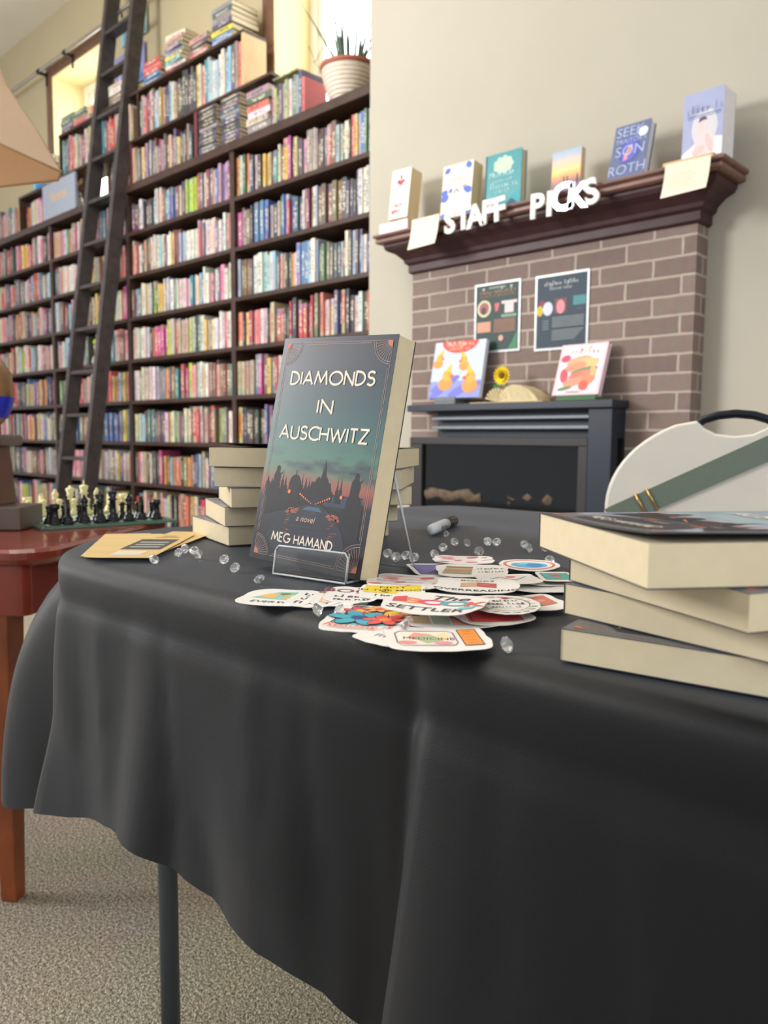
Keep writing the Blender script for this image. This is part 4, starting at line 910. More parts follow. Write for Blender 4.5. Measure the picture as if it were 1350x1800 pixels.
# ================================================================ the novels
NW, NH, NT = .152, .229, .026
def sky_fn(nt, b):
    L = nt.links.new; N = nt.nodes.new; tc = N('ShaderNodeTexCoord'); s = N('ShaderNodeSeparateXYZ'); L(tc.outputs['Object'], s.inputs[0])
    n = N('ShaderNodeTexNoise'); n.inputs['Scale'].default_value = 1; n.inputs['Detail'].default_value = 4; mp = N('ShaderNodeMapping'); mp.inputs['Scale'].default_value = (22, 70, 1); L(tc.outputs['Object'], mp.inputs[0]); L(mp.outputs[0], n.inputs['Vector'])
    q = N('ShaderNodeMath'); q.operation = 'MULTIPLY_ADD'; L(n.outputs['Fac'], q.inputs[0]); q.inputs[1].default_value = .05; q.inputs[2].default_value = -.025
    m = N('ShaderNodeMath'); m.operation = 'MULTIPLY_ADD'; L(s.outputs[1], m.inputs[0]); m.inputs[1].default_value = 1/NH; L(q.outputs[0], m.inputs[2])
    r = N('ShaderNodeValToRGB'); L(m.outputs[0], r.inputs[0]); e = r.color_ramp.elements
    e[0].position = 0; e[0].color = lin((34, 33, 38)) + (1,); e[1].position = 1; e[1].color = lin((52, 52, 64)) + (1,)
    for p, c in ((.12, (28, 28, 36)), (.29, (34, 38, 50)), (.335, (150, 82, 74)), (.37, (140, 94, 80)), (.41, (92, 116, 96)), (.48, (66, 112, 100)), (.58, (42, 90, 90)), (.70, (36, 68, 76)), (.84, (38, 52, 64))): x = e.new(p); x.color = lin(c) + (1,)
    # cloud bank
    n2 = N('ShaderNodeTexNoise'); n2.inputs['Scale'].default_value = 1; n2.inputs['Detail'].default_value = 5; mp2 = N('ShaderNodeMapping'); mp2.inputs['Scale'].default_value = (18, 46, 1); mp2.inputs['Location'].default_value = (3, 1, 0); L(tc.outputs['Object'], mp2.inputs[0]); L(mp2.outputs[0], n2.inputs['Vector'])
    w = N('ShaderNodeMapRange'); w.inputs[1].default_value = .50; w.inputs[2].default_value = .68; L(n2.outputs['Fac'], w.inputs[0])
    lo = N('ShaderNodeMapRange'); lo.inputs[1].default_value = .36; lo.inputs[2].default_value = .42; L(m.outputs[0], lo.inputs[0])
    hi = N('ShaderNodeMapRange'); hi.inputs[1].default_value = .56; hi.inputs[2].default_value = .46; L(m.outputs[0], hi.inputs[0])
    a = N('ShaderNodeMath'); a.operation = 'MULTIPLY'; L(lo.outputs[0], a.inputs[0]); L(hi.outputs[0], a.inputs[1]); a2 = N('ShaderNodeMath'); a2.operation = 'MULTIPLY'; L(a.outputs[0], a2.inputs[0]); L(w.outputs[0], a2.inputs[1])
    mx = N('ShaderNodeMix'); mx.data_type = 'RGBA'; L(a2.outputs[0], mx.inputs[0]); L(r.outputs[0], mx.inputs[6]); mx.inputs[7].default_value = lin((38, 55, 68)) + (1,); L(mx.outputs[2], b.inputs['Base Color'])
    b.inputs['Coat Weight'].default_value = .35; b.inputs['Coat Roughness'].default_value = .15
    b.inputs['Sheen Weight'].default_value = .55; b.inputs['Sheen Roughness'].default_value = .25; b.inputs['Sheen Tint'].default_value = (.75, .85, 1, 1)
m_cov = tex_mat('novel_cover_print', (60, 90, 100), sky_fn, .38, .3)
m_cov2 = mat('novel_back_cover', (60, 62, 74), .4, var=.04)
def novel(label, M, t=NT, curl=0., group='copies of the novel on the black table', pcurl=0.):
    r = thing('paperback_novel', label, 'book', group=group, mat=M)
    def up(x, y, l=0):
        u = max(0, x/NW); v = 1 - y/NH
        return Vector((x, y, l + curl * u**2.2 * (.35 + .65*v) ))
    mb = MB(); n = 18; m_ = 8; g = [[up(NW*i/n, NH*j/m_) for i in range(n+1)] for j in range(m_+1)]; g2 = [[p - Vector((0, 0, .0005)) for p in q] for q in g]
    for j in range(m_):
        for i in range(n):
            mb.face([g[j][i], g[j][i+1], g[j+1][i+1], g[j+1][i]], 0, curl > 0); mb.face([g2[j][i], g2[j+1][i], g2[j+1][i+1], g2[j][i+1]], 1 if curl else 0, curl > 0)
    for i in range(n): mb.face([g[0][i], g2[0][i], g2[0][i+1], g[0][i+1]], 1); mb.face([g[m_][i], g[m_][i+1], g2[m_][i+1], g2[m_][i]], 1)
    for j in range(m_): mb.face([g[j][n], g2[j][n], g2[j+1][n], g[j+1][n]], 1)
    mb.box(-.0005, 0, 0, NH, -t, 0, 1).box(0, NW, 0, NH, -t, -t+.0005, 1)
    bmesh.ops.remove_doubles(mb.bm, verts=mb.bm.verts, dist=.00001)
    mb.build('cover', [m_cov, m_cov2], r)
    MB().box(.0, NW-.0008, .0006, NH-.0006, -t+.0006, -.0006).build('page_block', m_page2, r)
    sub = .012 if curl else 0
    # skyline picture
    w, h = NW, NH; D = (20, 23, 32); D2 = (30, 36, 48)
    P = Print(up)
    hz = .325*h
    P.poly([(.012, hz), (w-.012, hz), (w-.012, .27*h), (.012, .27*h)], D2)
    P.rect(.60*w, .275*h, w-.012, .318*h, (42, 62, 78))
    def tower(x, bw, top, spire=.01):
        P.poly([(x-bw, .29*h), (x-bw, top), (x-bw*.55, top), (x, top+spire), (x+bw*.55, top), (x+bw, top), (x+bw, .29*h)], D)
    for x, bw, tp, sp in ((.16, .003, .345, .012), (.20, .002, .36, .012), (.23, .003, .34, .01), (.385, .002, .35, .012), (.42, .004, .335, .012), (.45, .002, .345, .01), (.47, .004, .335, .008), (.51, .004, .35, .010), (.53, .009, .37, .006), (.57, .008, .375, .022), (.60, .006, .37, .006), (.64, .004, .335, .006), (.70, .002, .345, .012), (.73, .002, .35, .012), (.10, .004, .34, .006), (.06, .003, .35, .006)): tower(w*x, bw, h*tp, sp)
    P.ell(w*.32, h*.345, .0085, .011, D).rect(w*.265, h*.28, w*.375, h*.345, D).rect(w*.317, h*.38, w*.323, h*.412, D)
    for x, s in ((.14, 1.), (.845, 1.15)):     # statues
        bx = w*x; P.poly([(bx-.009*s, .235*h), (bx-.007*s, .31*h), (bx-.005*s, .33*h), (bx-.004*s, .385*h*1.0), (bx-.002*s, .40*h), (bx+.003*s, .40*h), (bx+.006*s, .375*h), (bx+.005*s, .335*h), (bx+.008*s, .31*h), (bx+.010*s, .235*h)], D).ell(bx+.0008, .408*h, .0028, .004, D)
        P.poly([(bx+.003, .385*h), (bx+.008*s, .40*h), (bx+.009*s, .41*h), (bx+.006*s, .385*h)], D)
    P.poly([(.0105, .30*h), (.0105, .20*h), (w*.30, .245*h), (w*.48, .275*h), (w*.48, .285*h), (w*.2, .29*h)], (24, 24, 30))
    P.poly([(w-.0105, .30*h), (w-.0105, .15*h), (w*.78, .21*h), (w*.56, .27*h), (w*.56, .28*h), (w*.75, .255*h)], (20, 23, 30))
    P.poly([(w*.47, .272*h), (w*.57, .272*h), (w*.70, .235*h), (w*.80, .17*h), (w*.84, .10*h), (w*.78, .055*h), (w*.2, .055*h), (w*.12, .12*h), (w*.22, .20*h), (w*.36, .245*h)], (38, 44, 56))
    P.poly([(w*.47, .262*h), (w*.57, .262*h), (w*.60, .245*h), (w*.42, .245*h)], (66, 96, 120))
    rs = random.Random(5); kb = P.k
    for k in range(46):
        v = rs.random(); side = rs.choice((0, 1)); cx = (.30 - .0*v + .02*rs.uniform(-1, 1)) if side == 0 else (.70 + .03*rs.uniform(-1, 1) + .02*v); ww = rs.uniform(.008, .035)*w
        P.k = kb + 4 + k % 4; P.rect(w*cx - ww/2, h*(.245 - .13*v), w*cx + ww/2, h*(.2465 - .13*v) + .0004, ((120, 66, 52), (150, 86, 62), (88, 56, 50))[k % 3])
    for k in range(26): v = rs.random(); P.k = kb + 10 + k % 4; P.ell(w*(.33 + .05*rs.uniform(-1, 1)), h*(.236 + .010*rs.uniform(-1, 1)), .0026, .0008, (150, 88, 66), 8, .3); P.ell(w*(.70 + .05*rs.uniform(-1, 1)), h*(.228 + .010*rs.uniform(-1, 1)), .0026, .0008, (150, 88, 66), 8, -.4)
    for k in range(60): v = rs.random(); P.k = kb + k % 4; ww = w*(.08 + .28*v); P.rect(w*.5 - ww*rs.random(), h*(.25 - .17*v), w*.5 + ww*rs.random()*.6, h*(.25 - .17*v) + .0004, ((56, 66, 84), (48, 54, 70), (34, 38, 48))[k % 3])
    P.build('skyline_picture', r, sub)
    P = Print(up); P.k = 62
    for k in range(7): P.ell(w*(.385 + .018*k), h*(.310 - .0055*k), .0012 - .00008*k, .0012 - .00008*k, (244, 132, 84), 10)
    for k in range(7): P.ell(w*(.54 + .018*k), h*(.277 + .0050*k), .0007 + .00006*k, .0007 + .00006*k, (244, 132, 84), 10)
    P.ell(w*.28, h*.315, .0021, .0021, (240, 120, 84), 12).ell(w*.745, h*.318, .0019, .0019, (240, 120, 84), 12); P.build('lamp_lights', r, sub)
    # frame of fine lines and corner fans
    gold = (176, 146, 134); P = Print(up); P.k = 40
    for d in (.0055, .0075): 
        R_ = .023 if d < .006 else .0245
        P.stroke([(d + (R_), d), (w-d-R_-.004, d)], .0004, gold).stroke([(d+R_, h-d), (w-d-R_, h-d)], .0004, gold).stroke([(d, d+R_), (d, h-d-R_)], .0004, gold).stroke([(w-d, d+R_+.004), (w-d, h-d-R_)], .0004, gold)
    for cx, cy, a0 in ((.0055, .0055, 0), (w-.0055, .0055, 90), (w-.0055, h-.0055, 180), (.0055, h-.0055, 270)):
        s = 1.18 if a0 == 90 else .9 if a0 == 0 else 1
        for R_ in (.0205, .0225): P.stroke(arc(cx, cy, R_*s, R_*s, a0, a0+90, 14), .0004, gold)
        for k in range(11):
            a = math.radians(a0 + 90*k/10); P.stroke([(cx + .003*math.cos(a), cy + .003*math.sin(a)), (cx + .0205*s*math.cos(a), cy + .0205*s*math.sin(a))], .00035, gold)
        a = [math.radians(a0 + 90*k/6) for k in range(7)]; P.poly([(cx, cy)] + [(cx + .006*math.cos(t), cy + .006*math.sin(t)) for t in a], (190, 116, 92))
    P.build('art_deco_frame', r, sub)
    P = Print(up); P.k = 75; c = (232, 218, 200)
    deco_line(P, 'DIAMONDS', .125*w, .865*w, .790*h, .056*h, c, .0022); deco_line(P, 'IN', .415*w, .545*w, .667*h, .055*h, c, .0022); deco_line(P, 'AUSCHWITZ', .105*w, .885*w, .548*h, .056*h, c, .0021)
    P.build('title_lettering', r, sub); P = Print(up); P.k = 75
    deco_line(P, 'MEG HAMAND', .185*w, .735*w, .094*h, .037*h, (226, 212, 198), .0015)
    P.build('author_lettering', r, sub)
    P = Print(up); P.k = 75; P.text('a novel', .465*w, .205*h, .0088, (214, 176, 160), shear=.3); P.build('subtitle_lettering', r, sub)
    return r
LIFT = .000005
BLp = Vector((-.6589, .4915, -.1239 + E))
X_ = Vector((.997, .065, -.044)).normalized(); Z_ = Vector((.072, -.980, .186)); Z_ = (Z_ - X_*Z_.dot(X_)).normalized(); Y_ = Z_.cross(X_)
Md = Matrix(((X_.x, Y_.x, Z_.x, BLp.x), (X_.y, Y_.y, Z_.y, BLp.y), (X_.z, Y_.z, Z_.z, BLp.z), (0, 0, 0, 1)))
main = novel('upright copy of the dark novel facing the viewer on a clear stand', Md)
def flatM(near, yawA, ztop, rz=0):
    a = math.radians(yawA); o = Vector((near[0] + NW*math.cos(a), near[1] + NW*math.sin(a), E + ztop))
    return Matrix.Translation(o) @ Matrix.Rotation(a + math.pi, 4, 'Z')
def novel_copy(M, t, label):
    c = copy_tree(main); c.matrix_world = M @ Matrix.Diagonal((1, 1, t/NT, 1)); c['label'] = label; return c
T1 = .0243
for k, (near, ya, lab) in enumerate((((-.8027, .567), 163.7, 'flat copy of the novel at the very bottom of the stack behind the upright one'), ((-.8022, .5612), 155.0, 'flat copy of the novel, second from the bottom of the stack behind the upright one'),
        ((-.7824, .557), 150.9, 'flat copy of the novel in the middle of the stack behind the upright one'), ((-.8108, .5524), 125.8, 'flat copy of the novel just under the top one of the rear stack'))):
    novel_copy(flatM(near, ya, TZ + .0008 + T1*(k+1)), T1 - .0006, lab)
novel('top copy of the rear stack, its glossy front cover curling up', flatM((-.8150, .5480), 119.6, TZ + .0008 + T1*5), T1 - .0006, .006)
T2 = .0206
Lc = at_z(984, 1165, TZ); Rc = at_z(1350, 1232, TZ); a = math.atan2(Rc.y-Lc.y, Rc.x-Lc.x)
novel_copy(Matrix.Translation((Lc.x, Lc.y, E+TZ+.0008+T2)) @ Matrix.Rotation(a, 4, 'Z'), T2-.0006, 'flat copy of the novel at the bottom of the right stack, cover corner showing')
z = TZ + T2; Lc = at_z(991, 1082, z); Rc = at_z(1350, 1170, z); a = math.atan2(Rc.y-Lc.y, Rc.x-Lc.x)
novel_copy(Matrix.Translation((Lc.x, Lc.y, E+z+.0008+T2)) @ Matrix.Rotation(a, 4, 'Z'), T2-.0006, 'flat copy of the novel, second from the bottom of the right stack')
z = TZ + 2*T2; Nc = at_z(1315, 1120, z); Lc = at_z(982, 1018, z); d = (Lc - Nc); ya = math.degrees(math.atan2(d.y, d.x))
novel_copy(flatM((Nc.x, Nc.y), ya, z + .0008 + T2), T2-.0006, 'flat copy of the novel just under the top one of the right stack')
novel('top copy of the right stack with bright reflections on its lifted cover', flatM((-.1683, .3615), 142.3, TZ + 3*T2 + .0008 + .0235), .0230, .005)
LIFT = .000022
# acrylic stand
m_acr = mat('clear_acrylic', (255, 255, 255), .02, trans=1., var=0., ior=1.49); m_acre = mat('acrylic_edge_glint', (226, 232, 236), .3, var=0., trans=.35)  # edge material is whitish: the light caught in clear edges, as colour
sl = at_z(480, 1012, TZ); srr = at_z(607, 1031, TZ); wst = (srr - sl).length; ast = math.atan2(srr.y-sl.y, srr.x-sl.x)
st = thing('book_easel', 'clear bent acrylic easel holding up the standing novel', 'easel', (sl.x, sl.y, E+TZ+.001), ast)
def bent(prof, x0, x1, name, th=.002, rc=0):
    # prof: (y, z) polyline with sheet thickness th ; faces clear, edges whitened to stand in for caught light
    nrm = []
    for i in range(len(prof)):
        a_, b_ = prof[max(0, i-1)], prof[min(len(prof)-1, i+1)]; l = math.hypot(b_[0]-a_[0], b_[1]-a_[1]); nrm.append((-(b_[1]-a_[1])/l, (b_[0]-a_[0])/l))
    mb = MB(); R1 = []
    for (y, z), (ny, nz) in zip(prof, nrm): R1.append([Vector((x0, y, z)), Vector((x1, y, z)), Vector((x1, y+ny*th, z+nz*th)), Vector((x0, y+ny*th, z+nz*th))])
    for a_, b_ in zip(R1, R1[1:]):
        for i in range(4):
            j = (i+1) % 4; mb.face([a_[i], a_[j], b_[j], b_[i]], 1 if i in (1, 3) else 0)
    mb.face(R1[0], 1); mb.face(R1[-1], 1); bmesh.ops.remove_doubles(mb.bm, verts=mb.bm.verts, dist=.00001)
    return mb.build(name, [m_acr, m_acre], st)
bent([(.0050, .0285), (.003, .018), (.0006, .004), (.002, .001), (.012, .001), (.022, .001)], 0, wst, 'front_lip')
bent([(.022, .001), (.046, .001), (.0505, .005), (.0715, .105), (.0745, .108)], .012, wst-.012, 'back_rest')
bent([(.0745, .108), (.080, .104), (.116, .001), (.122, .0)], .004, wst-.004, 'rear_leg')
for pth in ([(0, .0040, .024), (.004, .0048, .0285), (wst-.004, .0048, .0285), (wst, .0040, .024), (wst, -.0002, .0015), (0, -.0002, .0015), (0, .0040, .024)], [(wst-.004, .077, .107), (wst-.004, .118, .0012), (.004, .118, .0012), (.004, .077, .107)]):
    MB().tube(pth, .0010, 6).build('edge_glint', m_acre, st)  # thin added rims that carry the pale glint of the sheet edges
# ================================================================ stickers
WH = (244, 242, 238)
def wavy(w, h, amp, n, seed, sq=.6, N=96):
    rs = random.Random(seed); ph = [rs.uniform(0, 6.28) for _ in range(4)]; out = []
    for k in range(N):
        t = 2*math.pi*k/N; c, s = math.cos(t), math.sin(t); r = 1 / (abs(c)**(2/sq) + abs(s)**(2/sq))**(sq/2)
        r *= 1 + amp*(.0 + math.sin(n*t + ph[0]) * .6 + math.sin((n*2+1)*t + ph[1]) * .4); out.append((w/2*r*c, h/2*r*s))
    return out
def sticker(label, px, py, zo, w, h, dyaw, art, amp=.05, n=5, sq=.5, tilt=(0, 0), bend=.002, outline=None):
    c = at_z(px, py, TZ + zo)
    M = Matrix.Translation(c) @ Matrix.Rotation(math.radians(43.6 + dyaw), 4, 'Z') @ Matrix.Rotation(tilt[0], 4, 'X') @ Matrix.Rotation(tilt[1], 4, 'Y')
    r = thing('sticker', label, 'sticker', group='loose book themed stickers on the black cloth', mat=M)
    fn = lambda x, y, l=0: Vector((x, y, l + bend*((2*x/w)**2 - .0) * (1 if bend > 0 else 1)))
    ol = outline or wavy(w, h, amp, n, int(px*7+py), sq)
    bm = bmesh.new(); cen = bm.verts.new((0, 0, 0)); R = []
    for f in (.25, .5, .75, 1.): R.append([bm.verts.new((x*f, y*f, 0)) for x, y in ol])
    N = len(ol)
    for i in range(N): bm.faces.new((cen, R[0][i], R[0][(i+1) % N]))
    for a, b in zip(R, R[1:]):
        for i in range(N): j = (i+1) % N; bm.faces.new((a[i], a[j], b[j], b[i]))
    for v in bm.verts: v.co = fn(v.co.x, v.co.y)
    g = bmesh.ops.extrude_face_region(bm, geom=bm.faces[:]); bmesh.ops.translate(bm, verts=[e for e in g['geom'] if isinstance(e, bmesh.types.BMVert)], vec=(0, 0, -.0004))
    bmesh.ops.recalc_face_normals(bm, faces=bm.faces)
    me = bpy.data.meshes.new('vinyl_sheet'); bm.to_mesh(me); bm.free(); me.materials.append(mat('white_sticker_vinyl', WH, .35, var=.01))
    o = bpy.data.objects.new('vinyl_sheet', me); COL.objects.link(o); set_parent(o, r)
    P = Print(lambda x, y, l: fn(x, y, l + .00015)); art(P, w, h); P.build('printed_art', r, .006); return r
INK = (50, 44, 50)
def a_floral(P, w, h):
    P.poly([(-w*.38, -h*.26), (w*.36, -h*.26), (w*.40, h*.40), (-w*.34, h*.40)], (112, 196, 206)).stroke([(-w*.38, -h*.26), (-w*.34, h*.40), (w*.40, h*.40)], .0012, INK)
    for x, y, s, c, cc in ((-.20, .24, 1., (222, 84, 92), (240, 180, 90)), (.22, .22, 1.35, (244, 190, 130), (240, 216, 70)), (-.10, -.04, 1.5, (76, 176, 196), (60, 80, 140)), (.24, -.08, 1.1, (232, 92, 92), (244, 150, 80)), (.02, .30, .7, (244, 170, 110), (220, 90, 90))):
        for k in range(6):
            t = k*math.pi/3; P.ell(w*x + .0085*s*math.cos(t), h*y + .0085*s*math.sin(t), .0078*s, .0044*s, INK, 14, t).ell(w*x + .0085*s*math.cos(t), h*y + .0085*s*math.sin(t), .0073*s, .0039*s, c, 14, t)
        P.ell(w*x, h*y, .0045*s, .0045*s, cc, 12)
    P.ell(-w*.28, h*.44, .007, .0035, (70, 74, 74), 12, .8).text('Reading is', 0, -h*.37, .0125, (216, 110, 84), shear=.3, bold=.01)
def a_jar(P, w, h):
    P.stroke([(-w*.36, -h*.3), (w*.14, -h*.3), (w*.18, -h*.2), (w*.18, h*.22), (w*.12, h*.3), (-w*.34, h*.3), (-w*.4, h*.2), (-w*.4, -h*.2)], .0010, (150, 120, 130), True)
    P.poly([(-w*.34, -h*.25), (w*.14, -h*.25), (w*.14, h*.25), (-w*.34, h*.25)], (244, 232, 220)).poly([(-w*.3, h*.0), (-w*.2, h*.24), (-w*.05, h*.16), (-w*.15, -h*.1)], (232, 160, 150)).poly([(-.02*w, h*.1), (w*.1, h*.24), (w*.14, h*.0), (w*.05, -h*.1)], (240, 222, 170)).ell(w*.04, -h*.2, .006, .004, (236, 150, 160)).ell(-w*.3, -h*.18, .006, .004, (236, 150, 150))
    P.poly([(-w*.24, h*.02), (-w*.05, h*.14), (w*.06, -h*.1), (-w*.12, -h*.22)], (176, 190, 150)).text('MEDICINE', -w*.085, -h*.035, .0085, INK, a=-.1, sx=.9)
    P.rect(w*.23, -h*.33, w*.42, h*.33, INK).rect(w*.24, -h*.31, w*.41, h*.31, (244, 150, 66))
    for k in range(5): P.stroke([(w*.27, h*(-.24+.12*k)), (w*.38, h*(-.24+.12*k))], .0007, (190, 90, 40))
def a_boo(P, w, h):
    P.text('The', w*.08, h*.27, .020, (70, 66, 76), shear=.2, bold=.02)
    for ch, x, c in (('B', -.26, (240, 140, 90)), ('O', -.03, (226, 84, 120)), ('O', .20, (84, 170, 186))): P.text(ch, w*x, h*.02, .024, c, bold=.035, sx=1.25)
    P.text('K', w*.40, h*.02, .022, (226, 92, 92), bold=.03).text('SETTLER', -w*.02, -h*.30, .0155, (70, 70, 80), bold=.01)
    P.poly([(-w*.46, h*.06), (-w*.36, h*.2), (-w*.30, -h*.02), (-w*.42, -h*.12)], (226, 84, 96)).poly([(w*.28, -h*.16), (w*.45, -h*.05), (w*.42, -h*.2), (w*.3, -h*.26)], (130, 190, 200))
def a_over(P, w, h):
    P.text('BOOKS', 0, h*.34, .009, INK).poly([(-w*.2, -h*.14), (0, -h*.04), (0, h*.24), (-w*.2, h*.16)], (214, 170, 130)).poly([(0, -h*.04), (w*.24, -h*.14), (w*.24, h*.16), (0, h*.24)], (190, 92, 80)).text('OVERREADING', 0, -h*.33, .0105, INK, bold=.01).rect(w*.06, h*.02, w*.16, h*.08, (226, 110, 100))
def a_mood(P, w, h):
    P.poly([(-w*.45, -h*.1), (w*.42, -h*.16), (w*.44, h*.42), (-w*.42, h*.4)], (232, 208, 60)).text('NOT', -w*.0, h*.28, .011, (80, 70, 30), bold=.01).text('IN THE MOOD', w*.02, h*.06, .0095, (80, 70, 30), bold=.01).text('I have no', w*.04, -h*.28, .0095, INK, shear=.1, bold=.015)
def a_every(P, w, h):
    P.poly([(-w*.36, -h*.1), (-w*.1, h*.32), (w*.3, h*.36), (w*.4, h*.06), (w*.1, -h*.14)], (150, 200, 190)).poly([(-w*.3, -h*.0), (-w*.2, h*.2), (-w*.06, h*.16), (-w*.06, -h*.1)], (232, 190, 110)).ell(w*.02, h*.2, .005, .004, (150, 100, 70)).ell(w*.14, h*.1, .007, .004, (190, 214, 110)).ell(w*.22, -h*.1, .010, .0035, (234, 180, 100)).stroke([(0, h*.1), (w*.2, h*.3)], .001, (120, 180, 90)).text('EVERY', -w*.1, -h*.3, .0095, INK, shear=.2).scrib(w*.08, w*.3, -h*.34, .006, INK, 4)
def a_love(P, w, h):
    P.text('LOVE', 0, h*.26, .012, INK, bold=.01).scrib(-w*.3, w*.3, -h*.06, .007, INK, 2).scrib(-w*.33, w*.33, -h*.32, .008, INK, 5)
def a_letter(P, w, h):
    P.rect(-w*.3, -h*.3, w*.3, h*.3, (226, 190, 170)).rect(-w*.25, -h*.25, w*.25, h*.2, (240, 210, 190)).text('BOOKS', 0, h*.38, .011, (150, 90, 100), bold=.01)
def a_bc(P, w, h):
    P.text('BOOK', 0, h*.2, .020, (140, 80, 96), bold=.02).scrib(-w*.32, w*.32, -h*.2, .010, (110, 80, 100), 2).scrib(-w*.3, w*.3, -h*.38, .006, INK, 3)
def a_pink(P, w, h):
    rs = random.Random(3)
    for k in range(12): P.ell(w*rs.uniform(-.4, .4), h*rs.uniform(-.34, .34), rs.uniform(.003, .008), rs.uniform(.002, .004), ((236, 150, 160), (226, 100, 110), (240, 190, 190))[k % 3], a=rs.random())
    for k in range(4): P.stroke([(-w*.4, h*(-.3+.2*k)), (w*.2, h*(-.28+.2*k))], .0012, (214, 150, 180))
def a_purple(P, w, h):
    P.rect(-w*.42, -h*.4, w*.42, h*.4, INK).rect(-w*.40, -h*.38, w*.40, h*.38, (108, 100, 168)).ell(w*.1, h*.08, .010, .006, (170, 130, 210)).ell(w*.12, h*.1, .004, .003, (236, 110, 150)).poly([(-w*.3, -h*.3), (-w*.1, -h*.05), (w*.15, -h*.3)], (60, 56, 110))
def a_shelf(P, w, h):
    for k, c in enumerate(((180, 150, 110), (150, 170, 120), (214, 140, 100), (190, 190, 150), (160, 110, 90))): P.rect(-w*.42 + w*.015*k, -h*.3 + h*.12*k, -w*.02 + w*.01*k, -h*.2 + h*.12*k, c)
    P.scrib(w*.08, w*.42, h*.1, .006, INK, 2).scrib(w*.08, w*.42, -h*.14, .006, INK, 6)
def a_cyan(P, w, h):
    P.ell(0, 0, w*.43, h*.40, (210, 120, 110), 28).ell(0, 0, w*.38, h*.34, (240, 236, 230), 28).ell(0, -h*.04, w*.30, h*.24, (92, 180, 226)).ell(w*.08, -h*.05, w*.14, h*.14, (60, 140, 206)).ell(-w*.1, h*.1, w*.1, h*.06, (150, 210, 220))
def a_teal(P, w, h):
    P.rect(-w*.38, -h*.34, w*.38, h*.34, INK).rect(-w*.36, -h*.32, w*.36, h*.32, (80, 176, 166)).ell(0, h*.06, .006, .006, (226, 84, 90)).ell(-w*.2, -h*.1, .004, .004, (110, 150, 200))
def a_circle(P, w, h):
    for k in range(18): t = k*math.pi/9; P.ell(w*.4*math.cos(t), h*.4*math.sin(t), .003, .003, (226, 220, 214), 8)
    P.stroke([(w*.36*math.cos(k*.3), h*.36*math.sin(k*.3)) for k in range(21)], .0006, INK, True).scrib(-w*.22, w*.22, h*.12, .0055, INK, 2).scrib(-w*.28, w*.28, -h*.04, .006, INK, 7).scrib(-w*.2, w*.2, -h*.2, .005, INK, 9).ell(-w*.22, h*.24, .003, .003, (220, 80, 90)).ell(w*.1, h*.3, .003, .003, (220, 80, 90))
def a_brown(P, w, h):
    P.poly([(-w*.42, -h*.3), (w*.36, -h*.2), (w*.42, h*.34), (-w*.34, h*.36)], (206, 120, 104)).ell(-w*.15, 0, .008, .006, (190, 130, 70)).ell(w*.15, h*.08, .008, .005, (232, 150, 140)).ell(0, -h*.14, .007, .004, (120, 150, 90))
def a_red(P, w, h):
    P.poly([(-w*.4, -h*.32), (w*.30, -h*.36), (w*.42, h*.3), (-w*.24, h*.36)], (232, 92, 92)).stroke([(-w*.34, -h*.26), (-w*.18, h*.34)], .001, (130, 40, 50)).stroke([(-w*.05, -h*.05), (w*.1, h*.06), (w*.2, -h*.02)], .0012, (190, 50, 60))
def a_pale(P, w, h):
    for k, c in enumerate(((200, 180, 150), (180, 200, 190), (226, 170, 160), (150, 190, 180))): P.poly([(-w*.38 + w*.2*k, -h*.3), (-w*.2 + w*.2*k, -h*.3), (-w*.24 + w*.2*k, h*.3), (-w*.42 + w*.2*k, h*.3)], c)
def a_tail(P, w, h):
    P.scrib(-w*.3, w*.1, h*.1, .006, (150, 150, 160), 3).scrib(-w*.3, w*.3, -h*.15, .006, (120, 124, 140), 5)
def a_tag(P, w, h): P.stroke([(-w*.3, 0), (-w*.1, h*.2), (w*.1, -h*.1), (w*.35, h*.15)], .0012, (120, 120, 130)).ell(w*.1, h*.2, .005, .003, (222, 90, 100))
